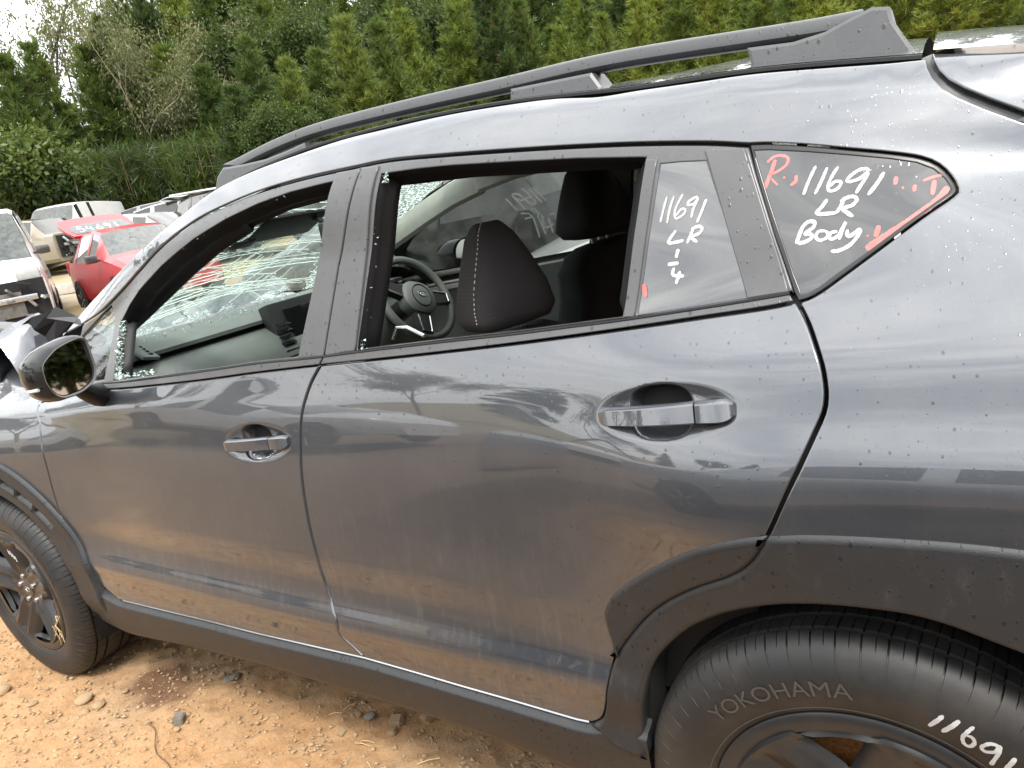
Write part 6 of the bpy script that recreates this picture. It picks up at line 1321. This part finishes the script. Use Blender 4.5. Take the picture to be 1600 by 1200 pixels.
# right: plantation on the rise
for i in range(62):
    row = i % 4; az = 126 - (i // 4) * 2.75 + row * .7 + random.uniform(-.5, .5); d = 38 + row * 5.5 + random.uniform(-1.5, 1.5)
    plant(random.choice(('young_a', 'young_b', 'young_b', 'young_a', 'pine_a')), az, d, random.uniform(.9, 1.2) * (1.05 + .14 * row))
for i in range(34): plant(('pine_c', 'young_b', 'pine_c')[i % 3], 144 - i * 1.8 + random.uniform(-.4, .4), 57 + (i % 3) * 5, (1.55, 2.3, 1.75)[i % 3])
# all round the yard, out of the picture but mirrored in the paint and glass
for i in range(30):
    az = 172 + i * 8.6 + random.uniform(-2, 2); plant(random.choice(('pine_a', 'leafy_a', 'leafy_b', 'gum_b', 'pine_c')), az, random.uniform(34, 44), random.uniform(.95, 1.3))
for i in range(16): plant('bush', -26 + i * 2.2, 24 + 2 * (i % 2), 1.5)
for i in range(14): plant(('leafy_a', 'pine_a', 'leafy_b')[i % 3], -34 + i * 3.6, 30 + 4 * (i % 3), 1.1)
for i in range(9): plant(random.choice(('pine_a', 'young_b')), 78 - i * 8.5, random.uniform(42, 50), 1.0)
for p in PR.values():
    del p['used']
for o in list(COL.objects):
    if 'used' in o: del o['used']

# ------------------------------------------------------------------ stones, gravel, straw
def rock_mesh(seed, flat=.7, blocky=0.):
    bm = bmesh.new(); bmesh.ops.create_icosphere(bm, subdivisions=2, radius=1.) if not blocky else bmesh.ops.create_cube(bm, size=1.5)
    if blocky: bmesh.ops.bevel(bm, geom=list(bm.edges), offset=.16, segments=2, affect='EDGES')
    rng = random.Random(seed); ph = [rng.uniform(0, 6) for _ in range(6)]
    for v in bm.verts:
        c = v.co; k = 1 + (.22 if not blocky else .10) * (math.sin(2.3 * c.x + ph[0]) + math.sin(2.9 * c.y + ph[1]) + math.sin(2.6 * c.z + ph[2])) / 2 + rng.uniform(-.07, .07)
        v.co = Vector((c.x * k * (1 + .25 * math.sin(ph[3])), c.y * k, c.z * k * flat))
    me = bpy.data.meshes.new('stone'); bm.to_mesh(me); bm.free(); return me
k = NT('stone_tan'); k.set(Base_Color=k.ramp(k.noise(40, 6, .7), [(.3, (0.244, 0.154, 0.081)), (.6, (0.406, 0.293, 0.171)), (.8, (0.470, 0.374, 0.252))]), Roughness=.9, Normal=k.bump(k.noise(120, 4), .4, .004)); MATS['stone'] = k.m
k = NT('stone_grey'); k.set(Base_Color=k.ramp(k.noise(30, 6, .7), [(.35, (0.140, 0.133, 0.119)), (.6, (0.244, 0.220, 0.179)), (.8, (0.374, 0.308, 0.220))]), Roughness=.85, Normal=k.bump(k.noise(120, 4), .4, .004)); MATS['stone_grey'] = k.m
ROCK = [rock_mesh(s, .6 + .08 * (s % 3)) for s in range(5)]; BLOCK = [rock_mesh(20 + s, .8, 1) for s in range(3)]
for m in ROCK + BLOCK: m.materials.append(MATS['stone']); auto(m, 45)
def ground_pt(u, z=0.): return u
def stone(x, y, s, label, blocky=False, grey=False, rz=0., sz=1., group=None, i=0):
    me = (BLOCK if blocky else ROCK)[i % (3 if blocky else 5)]
    if grey: me = me.copy(); me.materials.clear(); me.materials.append(MATS['stone_grey'])
    o = bpy.data.objects.new('stone', me); COL.objects.link(o); o.location = (x, y, float(ground_z(x, y)) + s * .32 * sz); o.scale = (s, s * .85, s * sz); o.rotation_euler = (.2 * math.sin(i), .2 * math.cos(i * 2), rz)
    return tag(o, label, 'stone', group)
stone(-1.905, .025, .024, 'squarish grey stone with one dark broken face, alone on the bare dirt', True, True, .6, 1.0)
stone(-1.240, .268, .026, 'blocky tan stone beside its twin just under the sill', True, False, .3, .9, i=1)
stone(-1.165, .312, .024, 'blocky tan stone tucked against the sill edge', True, False, -.2, .8, i=2)
stone(-2.75, -.12, .030, 'pale rounded stone half sunk in the dirt near the front wheel', False, False, .4, .7, i=1)
stone(-2.365, -.03, .026, 'longish pale stone lying next to a smaller one near the front tyre', False, False, 1.2, .7, i=2)
stone(-2.285, -.022, .020, 'small pale stone lying next to a longish one near the front tyre', False, False, .2, .7, i=3)
stone(-1.775, -.19, .036, 'large rough tan stone at the bare edge of the dirt', False, False, .2, .75, i=4)
rng = random.Random(17); n = 0
while n < 46:
    x, y = rng.uniform(-3.3, -.75), rng.uniform(-.5, .40)
    stone(x, y, rng.uniform(.009, .019), 'small tan stone among the gravel beside the sill', rng.random() < .35, rng.random() < .2, rng.uniform(0, 6), rng.uniform(.5, .8), 'loose stones beside the car', i=n); n += 1
def gravel():
    r = np.random.default_rng(5); N = 13000; x = r.uniform(-3.6, -.5, N); y = r.uniform(-.75, .5, N); s = .0020 + .0075 * r.random(N) ** 4
    z = ground_z(x, y); base = np.array([(1, 0, 0), (-1, 0, 0), (0, 1, 0), (0, -1, 0), (0, 0, .7), (0, 0, -.7)], float); tri = np.array([(0, 2, 4), (2, 1, 4), (1, 3, 4), (3, 0, 4), (2, 0, 5), (1, 2, 5), (3, 1, 5), (0, 3, 5)])
    V = (base[None] * r.uniform(.6, 1.3, (N, 6, 3))) * s[:, None, None]; a = r.random(N) * 6.28; ca, sa = np.cos(a)[:, None], np.sin(a)[:, None]
    V = np.stack([V[..., 0] * ca - V[..., 1] * sa, V[..., 0] * sa + V[..., 1] * ca, V[..., 2]], -1) + np.stack([x, y, z + s * .25], 1)[:, None]
    F = (tri[None] + 6 * np.arange(N)[:, None, None]).reshape(-1, 3); me = bpy.data.meshes.new('gravel'); me.from_pydata(V.reshape(-1, 3).tolist(), [], F.tolist()); o = link('gravel', me, 'stone', smooth=False)
    tag(o, 'fine tan grit and gravel scattered over the dirt', 'gravel', kind='stuff')
gravel()
simple('straw_mat', (.62, .47, .25), .8)
for i, (x, y, a, L_) in enumerate([(-1.30, .16, .1, .05), (-1.22, .12, -.5, .05), (-1.29, .172, .16, .045), (-1.08, .16, .7, .06), (-1.45, .21, .5, .04), (-1.42, .24, 1.1, .04)]):
    mb = MB(); z = float(ground_z(x, y)) + .006; mb.tube([(x, y, z), (x + .5 * L_ * math.cos(a), y + .5 * L_ * math.sin(a), z + .004), (x + L_ * math.cos(a), y + L_ * math.sin(a), z)], .0011, 5)
    tag(mb.build('straw', 'straw_mat'), 'dry pale straw stalk lying on the dirt below the sill', 'straw', 'straw stalks')
mb = MB(); rng = random.Random(2); pts = [(-2.0 + .03 * i, -.02 - .012 * i + .01 * math.sin(i), 0) for i in range(14)]
mb.tube([(x, y, float(ground_z(x, y)) + .005) for x, y, _ in pts], .0018, 5); tag(mb.build('twig', 'bark_pine'), 'thin curved twig lying on the dirt past the grey stone', 'twig')
# dry grass caught in the front wheel
mb = MB()
for i in range(12):
    a = math.radians(-28 + rng.uniform(-16, 16)); r0 = rng.uniform(.20, .235); p = Vector((r0 * math.cos(a), .003, r0 * math.sin(a))); mb.tube([p, p + Vector((rng.uniform(-.02, .02), -.008, rng.uniform(-.03, .02))), p + Vector((rng.uniform(-.04, .03), -.004, rng.uniform(-.05, .03)))], .0009, 4)
o = mb.build('caught_grass', 'straw_mat'); o.parent = wf; o['kind'] = 'stuff'
